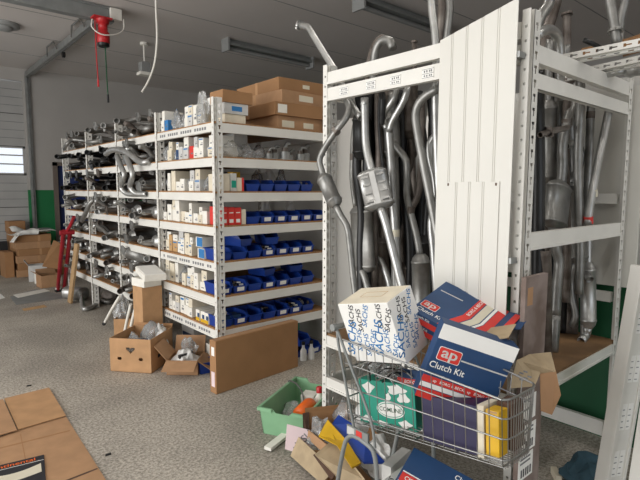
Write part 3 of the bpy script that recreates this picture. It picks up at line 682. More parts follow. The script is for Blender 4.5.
for i, y in enumerate((4.06, 3.97, 3.9)):
    plain_box((2.055, y-.07, z), (2.22, y, z+.1), 'boxw', f'white box with blue and yellow band, {ORD[i]} from left on the lowest shelf', extra=[('yellow_band', (2.0543, y-.069, z+.002), (2.0552, y-.001, z+.032), 'yellow'), ('blue_band', (2.0543, y-.069, z+.034), (2.0552, y-.03, z+.072), 'navy')])
plain_box((2.09, 3.69, z), (2.3, 3.81, z+.085), 'navy', 'dark blue box by the corner post on the lowest shelf')

# blue bins along the short side
def bin_mesh(w=.142, d=.24, h=.1):
    b = MB(); t = .004; e = .012
    b.bx((-w/2+e, -d/2+e, 0), (w/2-e, d/2-e, t), 'bin')
    for sx in (-1, 1): b.slab([(sx*(w/2-e), -d/2+e, 0), (sx*(w/2-e), d/2-e, 0), (sx*w/2, d/2, h), (sx*w/2, -d/2+.045, h), (sx*w/2, -d/2+.01, h*.62), (sx*w/2, -d/2, h*.62)], t, 'bin', V((-sx, 0, 0)))
    b.slab([(-w/2+e, d/2-e, 0), (w/2-e, d/2-e, 0), (w/2, d/2, h), (-w/2, d/2, h)], t, 'bin', V((0, -1, 0)))
    b.slab([(-w/2+e, -d/2+e, 0), (w/2-e, -d/2+e, 0), (w/2, -d/2, h*.62), (-w/2, -d/2, h*.62)], t, 'bin', V((0, 1, 0)))
    b.bx((-w/2-.003, -d/2-.004, h*.58), (w/2+.003, -d/2+.003, h*.64), 'bin'); b.bx((-w/2-.003, d/2-.003, h-.006), (w/2+.003, d/2+.004, h), 'bin')
    for sx in (-1, 1): b.bx((sx*w/2-.003, -d/2+.045, h-.006), (sx*w/2+.003, d/2, h), 'bin')
    return b
_bin = bin_mesh().build('parts_bin'); _bin_me = _bin.data; bpy.data.objects.remove(_bin)
_lab = MB(); _lab.slab([(-.035, -.1168, .018), (.035, -.1168, .018), (.035, -.1222, .054), (-.035, -.1222, .054)], .0012, 'paper', V((0, -1, 0)))
_lab_o = _lab.build('card_label'); _lab_me = _lab_o.data; bpy.data.objects.remove(_lab_o)
def soil_mesh(seed):
    b = MB(); r = random.Random(seed)
    for i in range(16):
        c = V((r.uniform(-.045, .045), r.uniform(-.08, .09), r.uniform(.015, .075))); a = V((r.uniform(-1, 1), r.uniform(-1, 1), r.uniform(-.4, .4))).normalized()
        b.cyl(c-a*r.uniform(.008, .022), c+a*.016, r.uniform(.006, .013), r.choice(['galv', 'boxw', 'steel3', 'paper', 'blackm']), 7)
    return b
_soil = []
for i in range(3):
    o = soil_mesh(i).build('small_parts'); _soil.append(o.data); bpy.data.objects.remove(o)
def put_bin(x, y, z, label, lab=True, soil=None, rz=0, s=1, group='blue parts bins on the short side of the rack', tilt=0):
    o = bpy.data.objects.new('parts_bin', _bin_me); col.objects.link(o); o.location = (x, y, z); o.rotation_euler = (radians(tilt), 0, radians(rz)); o.scale = (s, s, s)
    tag(o, label, 'bin', group)
    if lab: c = bpy.data.objects.new('card_label', _lab_me); col.objects.link(c); c.parent = o
    if soil is not None:
        c = bpy.data.objects.new('small_parts', _soil[soil]); col.objects.link(c); c.location = (x, y, z+.004*s); c.rotation_euler.z = radians(rz); c['kind'] = 'stuff'
        tag(c, label.replace('blue bin', 'small metal parts in the blue bin'), 'small parts')
    return o
yb = PY[0]+.155
def bin_row(k, xs, labelled, soils, where=None):
    for i, x in enumerate(xs):
        put_bin(x, yb, LV[k]+.0125, f"blue bin{' with card label' if i in labelled else ''}, {ORD[i]} from left along the {LEVEL[k]}", i in labelled, soils.get(i))
sp = .153
bin_row(2, [2.42+sp*i for i in range(5)], (), {4: 0})
bin_row(3, [2.42+sp*i for i in range(6)], (1, 2, 3, 4, 5), {})
bin_row(4, [2.13+sp*i for i in range(7)], (3, 4, 5, 6), {0: 1, 3: 2})
bin_row(5, [2.13+sp*i for i in range(7)], (0, 1, 3, 4), {0: 0, 1: 2})
bin_row(6, [2.13+sp*i for i in range(7)], (1, 4, 5), {3: 1, 5: 2, 6: 0})
for k, x, y, dz, rz, lb in ((4, 2.36, yb+.05, .115, 12, 'stacked skewed on the left bins'), (4, 2.66, yb+.03, .115, -8, 'stacked on the middle bins'), (5, 2.62, yb+.06, .115, 10, 'stacked on the middle bins'), (5, 2.98, yb+.07, .115, -12, 'stacked on the right bins')):
    put_bin(x, y, LV[k]+.0125+dz-.012, f'blue bin {lb} of the {LEVEL[k]}', False, None, rz)
z = LV[2]+.0125
plain_box((2.1, 3.66, z), (2.19, 3.86, z+.145), 'boxc', 'cream box beside the corner post on the third shelf')
plain_box((2.195, 3.65, z), (2.25, 3.84, z+.15), 'boxg', 'grey box with a green square next to the cream box on the third shelf', extra=[('green_square', (2.2, 3.649, z+.03), (2.245, 3.651, z+.09), 'teal')])
plain_box((2.255, 3.65, z), (2.32, 3.84, z+.115), 'boxc', 'cream box with a pink edge beside the bins on the third shelf', extra=[('pink_edge', (2.3, 3.649, z), (2.321, 3.651, z+.115), 'red')])
plain_box((2.34, 3.86, z), (2.42, 3.95, z+.17), 'yellow', 'small yellow carton behind the first blue bin on the third shelf')
z = LV[3]+.0125
for i in range(3):
    plain_box((2.1+i*.066, 3.655, z), (2.163+i*.066, 3.85, z+.155-.004*i), 'red', f'red box standing upright on the fourth shelf, {ORD[i]} from the corner post', extra=[('white_print', (2.112+i*.066, 3.654, z+.02), (2.15+i*.066, 3.6555, z+.05), 'paper'), ('white_line', (2.112+i*.066, 3.654, z+.1), (2.15+i*.066, 3.6555, z+.108), 'paper')])
plain_box((2.3, 3.66, z), (2.345, 3.86, z+.13), 'boxc', 'thin beige box between the red boxes and the bins on the fourth shelf')
# second shelf: bags and glass-like parts
z = LV[1]+.0125
plain_box((2.32, 3.8, z), (2.46, 4.02, z+.215), 'boxg', 'tall grey box behind the clear bag at the corner of the second shelf')
for i, (x, s, m_) in enumerate(((2.2, .1, 'bag'), (2.38, .09, 'bag'), (2.52, .085, 'bag'))):
    tag(bag((x+.03, 3.72+.02*i if i else 3.7, z), s*.7, m_, 50+i, (1.3, .8, 1.1)), f'clear bag of parts, {ORD[i]} from the corner post on the second shelf', 'bag')
def valve(x, y, z, i, s=1):
    o = empty('engine_part', (x, y, z), f'small metal engine part, {ORD[i]} from the left on the second shelf', 'engine part', 'engine parts on the second shelf')
    b = MB(); b.cyl((x, y, z), (x, y, z+.05*s), .032*s, 'galv', 12); b.cyl((x, y, z+.05*s), (x, y, z+.075*s), .02*s, 'steel3', 10); b.build('body', o, o.location)
    b = MB(); b.tube([(x, y, z+.07*s), (x+.02, y, z+.1*s), (x+.055, y, z+.1*s)], .012*s, 'galv', 8); b.build('outlet', o, o.location)
    b = MB(); b.bx((x-.045*s, y-.02, z), (x+.045*s, y+.02, z+.012), 'chrome'); b.build('foot', o, o.location)
for i in range(6): valve(2.62+i*.09, 3.70+(i % 2)*.04, z, i, 1+.25*(i % 3))
for i, x in enumerate((2.62, 2.76, 2.9)):
    tag(bag((x, 3.9, LV[2]+.0125), .06, 'bagw' if i == 1 else 'bag', 60+i, (1, .8, 1.8)), f'translucent bag behind the blue bins of the third shelf, {ORD[i]} from the left', 'bag')
for i, x in enumerate((2.72, 3.02)):
    tag(bag((x, 3.91, LV[3]+.0125), .06, 'bagw', 70+i, (.8, .7, 2.0)), f'white bag behind the labelled bins of the fourth shelf, {"left" if i == 0 else "right"} one', 'bag')
tag(bag((2.11, 3.72, LV[6]+.1), .05, 'bagw', 75, (1, .9, .8)), 'crumpled white bag lying on the first bin of the lowest shelf', 'bag')
# brown long cartons on the top
for i in range(4):
    z = LV[0]+.0125+i*.1155; dx = (.0, -.03, .03, .05)[i]; dy = (.03, .0, .02, .05)[i]
    lo = V((2.7+dx, 3.645+dy, z)); hi = V((3.27+dx*.3, 4.55-dy*2, z+.115)); c = (lo+hi)/2; base = V((c.x, c.y, lo.z))
    o = MB(); o.bx(lo, hi, 'card2' if i % 2 else 'card'); o = o.build('long_carton', loc=base, bevel=.003)
    tag(o, f"long brown carton, {('bottom one', 'second from the bottom', 'third from the bottom', 'topmost')[i]} of the stack on the rack", 'carton', 'long brown cartons stacked on the rack')
    o.rotation_euler.z = radians((0, -1.5, 1.2, -2)[i])
    b = MB()
    for (a, w, h0, h1) in (((.05, .14, .015, .075), (.3, .12, .02, .07)), ((.03, .1, .02, .095),), ((.2, .17, .03, .085),), ((.27, .08, .04, .075),))[i]:
        b.bx((lo.x+a, lo.y-.001, z+h0), (lo.x+a+w, lo.y+.0003, z+h1), 'cream' if i != 1 else 'boxw')
    b.build('paper_label', o, base)
    b = MB(); b.bx((lo.x-.0008, (lo.y+hi.y)/2-.02, z), (lo.x+.0003, (lo.y+hi.y)/2+.02, z+.115), 'card3'); b.build('tape', o, base)
# floor under the first bay
plain_box((2.15, 4.1, .001), (2.4, 4.36, .17), 'boxw', 'large white box on the floor under the rack, left of two')
plain_box((2.13, 3.92, .001), (2.36, 4.07, .2), 'boxw', 'tall white box on the floor under the rack, right of two')
plain_box((2.2, 4.4, .001), (2.5, 4.66, .23), 'boxg', 'grey box with a dark band standing deep under the rack', extra=[('dark_band', (2.199, 4.42, .12), (2.2005, 4.64, .17), 'navy')])
put_bin(2.08, 3.86, .001, 'blue bin on the floor by the rack corner behind the open carton', False, None, 80)
for i, (x, y, zz) in enumerate(((2.93, 3.72, .0), (3.09, 3.72, .0))):
    put_bin(x, y, .001, f'blue bin on the floor under the rack right of the big brown carton, {"left" if i == 0 else "right"} one', i == 1, 1)
put_bin(2.96, 3.73, .1, 'blue bin stacked on the floor bins right of the big brown carton', False, None, 5)
plain_box((2.93, 3.9, .001), (3.13, 4.1, .33), 'teal', 'teal box standing behind the bins under the short side of the rack')
def jar(x, y, i):
    t = empty('glass_jar', (x, y, 0), f'small bottle of fluid on the floor right of the big brown carton, {"left" if i == 0 else "right"} one', 'bottle')
    b = MB(); lathe(b, (x, y, .002), [(0, .03), (.09, .03), (.12, .014), (.15, .014)], 'bagw'); b.build('body', t, t.location)
    b = MB(); lathe(b, (x, y, .152), [(0, .017), (.025, .017)], 'blackm'); b.build('cap', t, t.location)
jar(2.87, 3.52, 0); jar(2.95, 3.5, 1)

# ---------------------------------------------------------------- exhaust parts in the far bays
proto = []
def far_proto(kind, mt):
    L = V((0, 0, 0)); 
    if kind == 0: s = [('pipe', [(-.06, 0, .055), (.15, 0, .05), (.35, .04, .035), (.6, .04, .03), (.9, 0, .035)], .028), ('flange', (-.06, 0, .055), (1, 0, 0), .05)]
    elif kind == 1: s = [('can', V((.05, 0, .075)), V((.48, 0, .075)), .07), ('pipe', [(.47, 0, .075), (.6, 0, .08), (.75, .05, .05), (.95, .05, .04)], .024), ('pipe', [(.06, 0, .075), (-.02, 0, .07), (-.09, .03, .05)], .024)]
    elif kind == 2: s = [('muffler', V((.02, 0, .065)), V((.42, 0, .065)), .06, .085, (0, 0, 1)), ('pipe', [(.03, .03, .065), (-.06, .03, .06), (-.12, -.01, .08)], .024), ('pipe', [(.4, 0, .065), (.7, 0, .05)], .024)]
    elif kind == 3: s = [('pipe', [(-.1, 0, .15), (-.07, 0, .15), (-.01, 0, .12), (.06, .0, .05), (.16, 0, .032), (.5, .02, .032), (.8, -.03, .032)], .027)]
    elif kind == 4: s = [('pipe', [(-.05, -.03, .03), (.2, -.03, .03), (.4, 0, .05), (.8, 0, .03)], .021), ('pipe', [(-.05, .035, .03), (.2, .035, .03), (.4, .01, .06), (.55, .01, .06)], .021), ('flange', (-.05, .0, .035), (1, 0, 0), .06)]
    elif kind == 5: s = [('pipe', [(-.14, -.05, .03), (-.08, .03, .03), (.02, .05, .05), (.14, .0, .09), (.3, 0, .09), (.7, 0, .05)], .034)]
    else: s = [('pipe', [(-.02, .1, .04), (-.05, .0, .04), (-.02, -.12, .04), (.06, -.16, .05), (.2, -.1, .03)], .03), ('can', V((.2, -.06, .06)), V((.6, .02, .06)), .055)]
    return exhaust(s, 'x', None, mt, (0, 0, 0), 'exhaust_part', 'exhaust part')
KN = ['flanged exhaust pipe', 'round exhaust muffler', 'flat exhaust muffler', 'upturned exhaust pipe', 'twin exhaust pipe', 'thick bent exhaust pipe', 'curled muffler pipe']
MN = {'steel': 'bright', 'steel2': 'grey', 'steel3': 'rusty', 'blackm': 'black'}
protos = {}
def use(kind, mt):
    if (kind, mt) not in protos:
        protos[kind, mt] = far_proto(kind, mt); return protos[kind, mt]
    return copy_tree(protos[kind, mt])
BAY = ['', 'second bay', 'third bay', 'farthest bay']
r = random.Random(21)
for bay in (1, 2, 3):
    for k in range(7):
        y0, y1 = PY[bay]+.12, PY[bay+1]-.08; n = 5
        for row in (0, 1):
            nn = n if row == 0 else 3
            items = []
            for i in range(nn):
                y = y1-(i+.5)*(y1-y0)/nn
                kind = r.choice([0, 1, 2, 3, 4, 5, 6, 2, 1]) if row == 0 else r.choice([0, 0, 5])
                mt = r.choices(['steel', 'steel2', 'steel3'], [3, 5, 2])[0]
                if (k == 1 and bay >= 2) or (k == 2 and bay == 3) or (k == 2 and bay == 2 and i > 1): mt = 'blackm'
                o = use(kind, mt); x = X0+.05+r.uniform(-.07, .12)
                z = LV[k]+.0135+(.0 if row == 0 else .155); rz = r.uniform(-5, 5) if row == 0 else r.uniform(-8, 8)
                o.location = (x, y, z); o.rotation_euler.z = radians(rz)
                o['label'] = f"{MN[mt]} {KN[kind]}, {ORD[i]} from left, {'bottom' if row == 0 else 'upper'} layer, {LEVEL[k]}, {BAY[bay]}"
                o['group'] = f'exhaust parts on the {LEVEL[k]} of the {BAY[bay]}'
# long pipes lying lengthwise on top and two big S pipes hanging out of the nearest of those bays
def lay(pts, r_, label, mt='steel2'): return exhaust([('pipe', pts, r_)], label, None, mt)
lay(P((136, 137, 2.1), (142, 131, 2.06), (150, 128, 2.1), (160, 127, 2.25)), .036, 'thick bent pipe on the top shelf beside the first upright of the white box bay', 'steel2')
lay(P((64, 149, 1.98), (68, 143, 2.0), (72, 140, 2.06), (85, 141, 2.2), (100, 144, 2.4)), .026, 'grey pipe curving out at the far end of the top shelf')
lay(P((106, 154, 1.97), (112, 150, 1.95), (121, 150, 1.95), (131, 155, 1.96), (140, 162, 1.98), (147, 162, 2.0), (152, 158, 2.1)), .032, 'thick silver pipe snaking out in front of the second shelf of the second bay', 'steel')
for i, du in enumerate((0, 9)):
    lay(P((117+du, 156, 1.94), (121+du, 166, 1.92), (124.5+du*.9, 175, 1.92), (121+du, 187, 1.93), (126+du, 193, 1.96), (138+du, 194, 2.02)), .028, f'S-bent silver pipe hanging in front of the third shelf, {"left" if i == 0 else "right"} of the pair', 'steel')
lay(P((82, 221, 1.96), (87, 210, 1.95), (90, 203, 1.97), (95, 199, 2.02)), .028, 'pipe slanting steeply out between the far uprights', 'steel2')
exhaust([('can', onx(127, 252, 2.03), onx(152, 258, 2.2), .075)], 'fat round muffler sticking out above the white beam near the cardboard tower', None, 'steel2')
# on the floor in front of the far bays
a, c = onz(67, 292, .1), onz(84, 293, .1)
exhaust([('muffler', onz(66, 292, .1), onz(85, 294, .1), .085, .1, (0, 0, 1)), ('pipe', [onz(82, 295, .09), onz(82, 303, .04), onz(85, 309, .035), onz(94, 306, .035), onz(99, 299, .05)], .03)],
        'silver oval muffler with a looped pipe lying on the floor before the far bays', None, 'steel')
exhaust([('pipe', [onz(96, 297, .06), onz(100, 285, .2), onz(106, 281, .26), onz(115, 281, .26), onz(120, 284, .2)], .03), ('pipe', [onz(98, 300, .035), onz(108, 302, .035), onz(118, 299, .035)], .032)],
        'tangle of two bent pipes on the floor next to the silver oval muffler', None, 'steel2')
exhaust([('muffler', onz(108, 296, .09), onz(124, 288, .09), .07, .1, (0, 0, 1))], 'dull muffler lying on the floor beneath the lowest far shelf', None, 'steel3')

# ---------------------------------------------------------------- floor things, far left
def obox(name, c, d, rz, mt, label, cat='box', bevel=.003, group=None):
    b = MB(); b.box((0, 0, d[2]/2), d, mt); o = b.build(name, bevel=bevel); o.location = c; o.rotation_euler.z = radians(rz); tag(o, label, cat, group); return o
def sub(o, name, lo, hi, mt):
    b = MB(); b.bx(lo, hi, mt); c = b.build(name, o); return c
for i in range(6):
    o = obox('flat_carton', (2.0+(i % 2)*.02, 10.5, .002+i*.127), (.56, .5, .125), (i*3) % 5-2, 'card2' if i % 2 else 'card', f'flat brown carton, {ORD[i]} from the floor in the stack by the garage door', 'carton', group='stack of flat brown cartons by the garage door')
    sub(o, 'tape', (.06, -.2508, .001), (.1, -.2496, .124), 'card3')
obox('brown_carton', (1.61, 10.55, .001), (.14, .4, .46), 3, 'card2', 'narrow upright brown carton left of the stack of flat cartons')
obox('rubber_wheel', (1.6, 10.85, .001), (.16, .1, .62), 0, 'rubber', 'black rubber block behind the narrow upright carton', 'block')
obox('brown_carton', (1.84, 10.93, .79), (.28, .26, .2), 4, 'card2', 'small brown carton standing behind the papers on the flat cartons')
obox('support_carton', (1.86, 10.93, .001), (.3, .3, .787), 0, 'card2', 'brown carton behind the flat carton stack carrying a smaller carton')
def sheet(name, c, w, d, rz, mt, label, cat, curl=.03, seed=0, t=.0015, tilt=(0, 0)):
    b = MB(); n = 8; vs = []
    for i in range(n+1):
        for j in range(n+1):
            x, y = (i/n-.5)*w, (j/n-.5)*d
            zz = max(0, noise.noise(V((x*4+seed, y*4, seed*2)))*curl*1.6+curl*.4)
            vs.append((x, y, zz))
    fs = [(i*(n+1)+j, (i+1)*(n+1)+j, (i+1)*(n+1)+j+1, i*(n+1)+j+1) for i in range(n) for j in range(n)]
    b.add(vs, fs, mt); o = b.build(name); s = o.modifiers.new('solid', 'SOLIDIFY'); s.thickness = t; s.offset = 1
    o.location = c; o.rotation_euler = (radians(tilt[0]), radians(tilt[1]), radians(rz)); tag(o, label, cat); return o
for i, (x, y, rz, w) in enumerate(((1.8, 10.36, 20, .3), (1.95, 10.3, -15, .3), (2.1, 10.4, 40, .32), (1.9, 10.55, 5, .4), (2.2, 10.3, 12, .28))):
    sheet('paper_sheet', (x, y, .768+.012*i), w, .32, rz, 'paper', f'crumpled white paper on the flat carton stack, {ORD[i]} from the left', 'paper', .06, i)
sheet('paper_sheet', (1.71, 10.24, .7), .16, .24, 10, 'paper', 'white paper drooping over the left edge of the flat carton stack', 'paper', .03, 9, tilt=(0, -55))
obox('metal_tray', (2.22, 10.5, .83), (.2, .2, .03), 15, 'greym', 'grey metal tray lying on the papers near the blue door', 'tray')
for i, (x, y, h) in enumerate(((2.42, 10.3, .5), (2.62, 10.1, .56))): obox('brown_carton', (x, y, .001), (.22, .4, h), 4*i, 'carddark' if i else 'card2', ('brown carton directly right of the flat carton stack', 'dark brown carton beside the end of the far bays')[i])
for i in range(3): sheet('paper_sheet', (2.42+.09*i, 10.2-.04*i, (.52, .57, .6)[i]), .3, .34, 30*i, 'boxg', f'greyish paper lying on the cartons right of the flat stack, {ORD[i]} from the left', 'paper', .05, 20+i)
# a slanting carton sheet and small cartons by the far bays
b = MB(); b.slab([(1.86, 9.0, .34), (2.1, 8.9, .28), (2.2, 9.25, .68), (2.14, 9.4, .72)], .006, 'card2'); tag(b.build('cardboard_sheet', loc=(1.9, 9.0, .1)), 'brown cardboard sheet slanting up behind the small open cartons', 'cardboard')
def open_carton(name, c, d, rz, mt, label, flaps=(1, 1, 1, 1), fl=.5, t=.005, ang=(35, 35, 35, 35), grp=None, holes=()):
    """open-topped carton: body, bottom and the flaps folded outward; local x right, y back"""
    o = empty(name, c, label, 'box', grp); o.rotation_euler.z = radians(rz); w, dd, h = d; b = MB()
    b.box((0, 0, t/2), (w, dd, t), mt)
    for s in (-1, 1):
        b.box((s*(w/2-t/2), 0, h/2), (t, dd, h), mt); b.box((0, s*(dd/2-t/2), h/2), (w-2*t, t, h), mt)
    c_ = b.build('carton_body', o)
    for i, (sx, sy) in enumerate(((0, -1), (1, 0), (0, 1), (-1, 0))):
        if not flaps[i]: continue
        L = fl*(dd if sy else w)*.95; a = radians(ang[i]); f = MB()
        if sy: p = [(-w/2, sy*dd/2, h), (w/2, sy*dd/2, h)]
        else: p = [(sx*w/2, -dd/2, h), (sx*w/2, dd/2, h)]
        off = V((sx*sin(a)*L, sy*sin(a)*L, cos(a)*L))
        f.slab([V(p[0]), V(p[1]), V(p[1])+off, V(p[0])+off], t, mt); f.build('flap', o)
    return o
open_carton('open_carton', (1.95, 9.02, .001), (.3, .26, .2), 5, 'card', 'small open brown carton in front of the slanting cardboard sheet', (0, 0, 1, 1), .35, ang=(0, 0, 20, 50))
open_carton('open_carton', (1.94, 9.75, .001), (.28, .26, .28), -10, 'boxg', 'grey open carton holding a white can beside the small brown open carton', (0, 0, 0, 1), .4)
b = MB(); lathe(b, (1.9, 9.45, .001), [(0, .075), (.2, .075), (.21, .06)], 'boxw'); tag(b.build('white_can', loc=(1.9, 9.45, 0)), 'white plastic can on the floor beside the grey open carton', 'can')
# red jack handle and plank leaning on the far bay
t = empty('jack_handle', (1.93, 8.35, 0), 'red painted steel lever leaning upright on the far bay', 'lever')
a = onz(61, 290, .02); tp = onx(67, 231, 1.83)
b = MB(); d_ = V((.035, 0, 0))
for s in (-1, 1): b.tube([a+V((.045*s, 0, 0)), a+(tp-a)*.5+V((.045*s, 0, 0)), tp+V((.04*s, 0, 0))], .03, 'redpaint', 8)
b.build('side_bar', t, t.location)
b = MB(); b.cyl(tp-V((.09, 0, .02)), tp+V((.09, 0, -.02)), .032, 'redpaint'); b.tube([tp, tp+V((.02, -.1, .08)), tp+V((.03, -.25, .2))], .022, 'redpaint', 8); b.build('cross_bar', t, t.location)
b = MB(); b.box(a+V((0, 0, .0)), (.16, .1, .04), 'blackm'); b.build('foot', t, t.location)
b = MB(); b.slab([a+V((-.1, -.06, .03)), a+V((-.02, -.07, .03)), a+V((.0, -.06, .22))], .004, 'paper'); b.build('paper_tag', t, t.location)
a = onz(70, 303, 0); tp = onx(77, 244, 1.87); ax = (tp-a); u_ = V((1, 0, 0)); ax.normalize(); R = Matrix((V((0, -1, 0)), ax.cross(V((0, -1, 0))).normalized(), ax)).transposed()
b = MB(); b.box((a+tp)/2+V((0, 0, .005)), (.15, .03, (tp-a).length), 'wood', R); tag(b.build('wooden_plank', loc=a, bevel=.002), 'pine plank leaning upright beside the red lever', 'plank')
# papers on the floor
def floor_poly(name, pts, z, mt, label, cat, t=.003, parts=()):
    P_ = [onz(u, v, z) for u, v in pts]
    b = MB(); b.slab(P_, t, mt, V((0, 0, 1))); base = V((P_[0].x, P_[0].y, 0)); o = b.build(name, loc=base); tag(o, label, cat)
    for nm, pp, m2 in parts:
        b = MB(); b.slab([onz(u, v, z+t) for u, v in pp], .0006, m2, V((0, 0, 1))); b.build(nm, o, base)
    return o
floor_poly('floor_sheet', [(10, 297), (36, 289), (62, 295), (66, 298), (16, 305)], .001, 'greym', 'grey paper sheet spread on the floor before the flat cartons', 'paper')
floor_poly('floor_sheet', [(13, 295), (44, 289), (50, 291), (18, 298)], .0045, 'boxw', 'small pale sheet lying on the grey paper on the far floor', 'paper')
floor_poly('floor_sheet', [(-8, 301), (-8, 291), (1, 294), (5, 298)], .001, 'paper', 'white sheet cut by the left edge of the photo on the far floor', 'paper')
floor_poly('floor_sheet', [(22, 309), (44, 305), (47, 307), (24, 311)], .001, 'kraft', 'thin brown strip lying on the floor nearest of the far papers', 'cardboard')
# flattened cardboard, bottom left
floor_poly('flat_cardboard', [(-24, 447), (16, 431), (66, 417), (110, 487), (-30, 520)], .001, 'card', 'largest flattened brown cardboard on the floor at the bottom left', 'cardboard', .004, [('fold_line', [(66, 480), (97, 468), (98, 469), (67, 481.3)], 'carddark'), ('fold_line', [(20, 434), (21, 434), (28, 470), (27, 470)], 'card2'), ('fold_line', [(0, 447.5), (70, 430), (70, 431), (0, 448.7)], 'card2')])
floor_poly('flat_cardboard', [(4, 399), (49, 388), (66, 416), (18, 430)], .0105, 'card3', 'flattened cardboard flap lying on top of the large one nearest the far end', 'cardboard', .005)
floor_poly('flat_cardboard', [(-24, 408), (3, 399.5), (17, 430.5), (-24, 443)], .0165, 'card', 'flattened cardboard flap at the left edge overlapping the other flap', 'cardboard', .005)
mg = [(-22, 471), (44, 455), (47.5, 500), (-22, 520)]
o = floor_poly('magazine', mg, .0065, 'black', 'dark tyre brochure lying on the flattened cardboard', 'brochure', .003)
p0, p1, p2, p3 = (onz(u, v, .0098) for u, v in mg); e1 = (p1-p0).normalized(); up_ = (p0-p3); up_ = (up_-e1*up_.dot(e1)).normalized()
Tm = Matrix((e1, up_, V((0, 0, 1)))).transposed().to_4x4(); Tm.translation = p0
wd = (p1-p0).length
b = MB(); put_text(b, 'Continental', .05, wd-.172, -.032, 'orange', T=Tm, z=.0005, sx=1.08); ob = b.build('orange_lettering', o, V((p0.x, p0.y, 0)))
b = MB(); pts = []
for i in range(13): t_ = i/12; pts.append(Tm @ V((wd-.34+.32*t_, -.14-.06*sin(t_*pi*.9)+.06, .0004)))
for i in range(12, -1, -1): t_ = i/12; pts.append(Tm @ V((wd-.34+.32*t_, -.2-.03*sin(t_*pi), .0004)))
b.slab(pts, .0004, 'cream', V((0, 0, 1))); b.build('picture_swoosh', o, V((p0.x, p0.y, 0)))
b = MB(); b.slab([Tm @ V(q) for q in ((wd-.4, -.061, .0004), (wd-.004, -.061, .0004), (wd-.004, -.065, .0004), (wd-.4, -.065, .0004))], .0004, 'paper', V((0, 0, 1))); b.build('white_rule', o, V((p0.x, p0.y, 0)))
for i, (u, v) in enumerate(((29, 386), (108, 455))):
    p = onz(u, v, 0); b = MB(); b.slab([p+V(q) for q in ((-.018, -.006, .001), (.016, -.01, .001), (.02, .006, .001), (-.01, .01, .001))], .006, 'rubber', V((0, 0, 1)))
    tag(b.build('debris', loc=p), ('small black scrap on the bare floor beyond the flattened cardboard', 'tiny dark scrap on the floor right of the flattened cardboard')[i], 'scrap')

# ---------------------------------------------------------------- cartons in front of the first bay
o = obox('tall_carton', (1.98, 4.80, .001), (.2, .24, .655), 0, 'card3', 'tall upright brown carton standing before the racks')
o.location = (1.905, 4.785, .001)
o = obox('white_tray', (1.89, 4.76, .657), (.19, .22, .08), 10, 'boxw', 'white polystyrene tray lying on the tall upright carton', 'tray')
o = obox('white_tray', (1.9, 4.68, .738), (.2, .42, .06), -10, 'boxw', 'larger white tray laid crosswise on top of the other tray', 'tray'); o.rotation_euler.x = radians(4); o.location.z = .757
sub(o, 'lid_rim', (-.09, -.2, .05), (.09, .2, .066), 'paper')
t = open_carton('open_carton', (1.95, 5.36, .001), (.3, .26, .22), -36, 'card3', 'small brown carton filled with white tubes and bagged parts', (0, 0, 0, 0))
for i, (q0, q1, lb) in enumerate((((105, 322), (120, 296), 'leftmost'), ((123, 341), (131, 304), 'middle'), ((131, 326), (138, 301), 'rightmost'))):
    a, c = onx(*q0, 1.8), onx(*q1, 1.83)
    b = MB(); b.tube([a, (a+c)/2+V((0, .01, 0)), c], .016, 'boxw', 8); o = b.build('white_tube', loc=a); tag(o, f'white plastic tube sticking out of the small carton, {lb} of three', 'tube')
    if i == 0: b = MB(); b.cyl(a-(c-a).normalized()*.05, a, .02, 'black'); b.build('end_cap', o, a)
tag(bag(onx(122, 324, 1.88), .115, 'bag', 81, (.7, .9, 1.5)), 'bluish clear bag bulging out of the small carton with white tubes', 'bag')
# banana box
t = empty('fruit_box', (1.66, 4.42, 0), 'open brown fruit box with a heart-shaped hole and round holes in front', 'box')
e1 = V((.64, -.768, 0)); bk_ = V((.768, .64, 0)); c0 = V((1.404, 4.41, .002)); Wd, Dp, Hh = .385, .42, .3
m = Matrix((e1, bk_, V((0, 0, 1)))).transposed().to_4x4(); m.translation = c0; t.matrix_world = m
b = MB(); th = .006; b.bx((0, 0, 0), (Wd, Dp, th), 'card3')
# front panel with real openings built from a grid of columns
def holed_panel(mb, W_, H_, holes, t_, mt, y=0):
    xs_ = sorted({0, W_} | {h[0] for h in holes} | {h[1] for h in holes}); zs_ = sorted({0, H_} | {h[2] for h in holes} | {h[3] for h in holes})
    for i in range(len(xs_)-1):
        for j in range(len(zs_)-1):
            cx, cz = (xs_[i]+xs_[i+1])/2, (zs_[j]+zs_[j+1])/2
            if any(h[0] < cx < h[1] and h[2] < cz < h[3] for h in holes): continue
            mb.bx((xs_[i], y, zs_[j]), (xs_[i+1], y+t_, zs_[j+1]), mt)
holes = [(.155, .235, .2, .215), (.165, .225, .188, .2), (.178, .212, .177, .188), (.19, .2, .168, .177), (.155, .188, .215, .222), (.2, .235, .215, .222)]
for cx, cz in ((.09, .12), (.29, .12)): holes += [(cx-.02, cx+.02, cz-.008, cz+.008), (cx-.014, cx+.014, cz+.008, cz+.014), (cx-.014, cx+.014, cz-.014, cz-.008)]
holed_panel(b, Wd, Hh, holes, th, 'card3'); b.bx((0, Dp-th, 0), (Wd, Dp, Hh), 'card3')
for x in (0, Wd-th): b.bx((x, th, 0), (x+th, Dp-th, Hh), 'card3')
b.bx((Wd-.001, .12, .1), (Wd+.0006, .17, .13), 'black'); b.build('carton_body', t)
b = MB(); b.slab([(0, Dp, Hh-.0), (Wd, Dp, Hh-.0), (Wd, Dp+.012, Hh+.03), (0, Dp+.012, Hh+.025)], .005, 'card2'); b.build('flap', t)
def inbox(x, y, z): return m @ V((x, y, z))
tag(bag(inbox(.25, .33, .14), .12, 'bag', 82, (1, .8, 1.05)), 'tall clear bag standing in the back of the fruit box', 'bag')
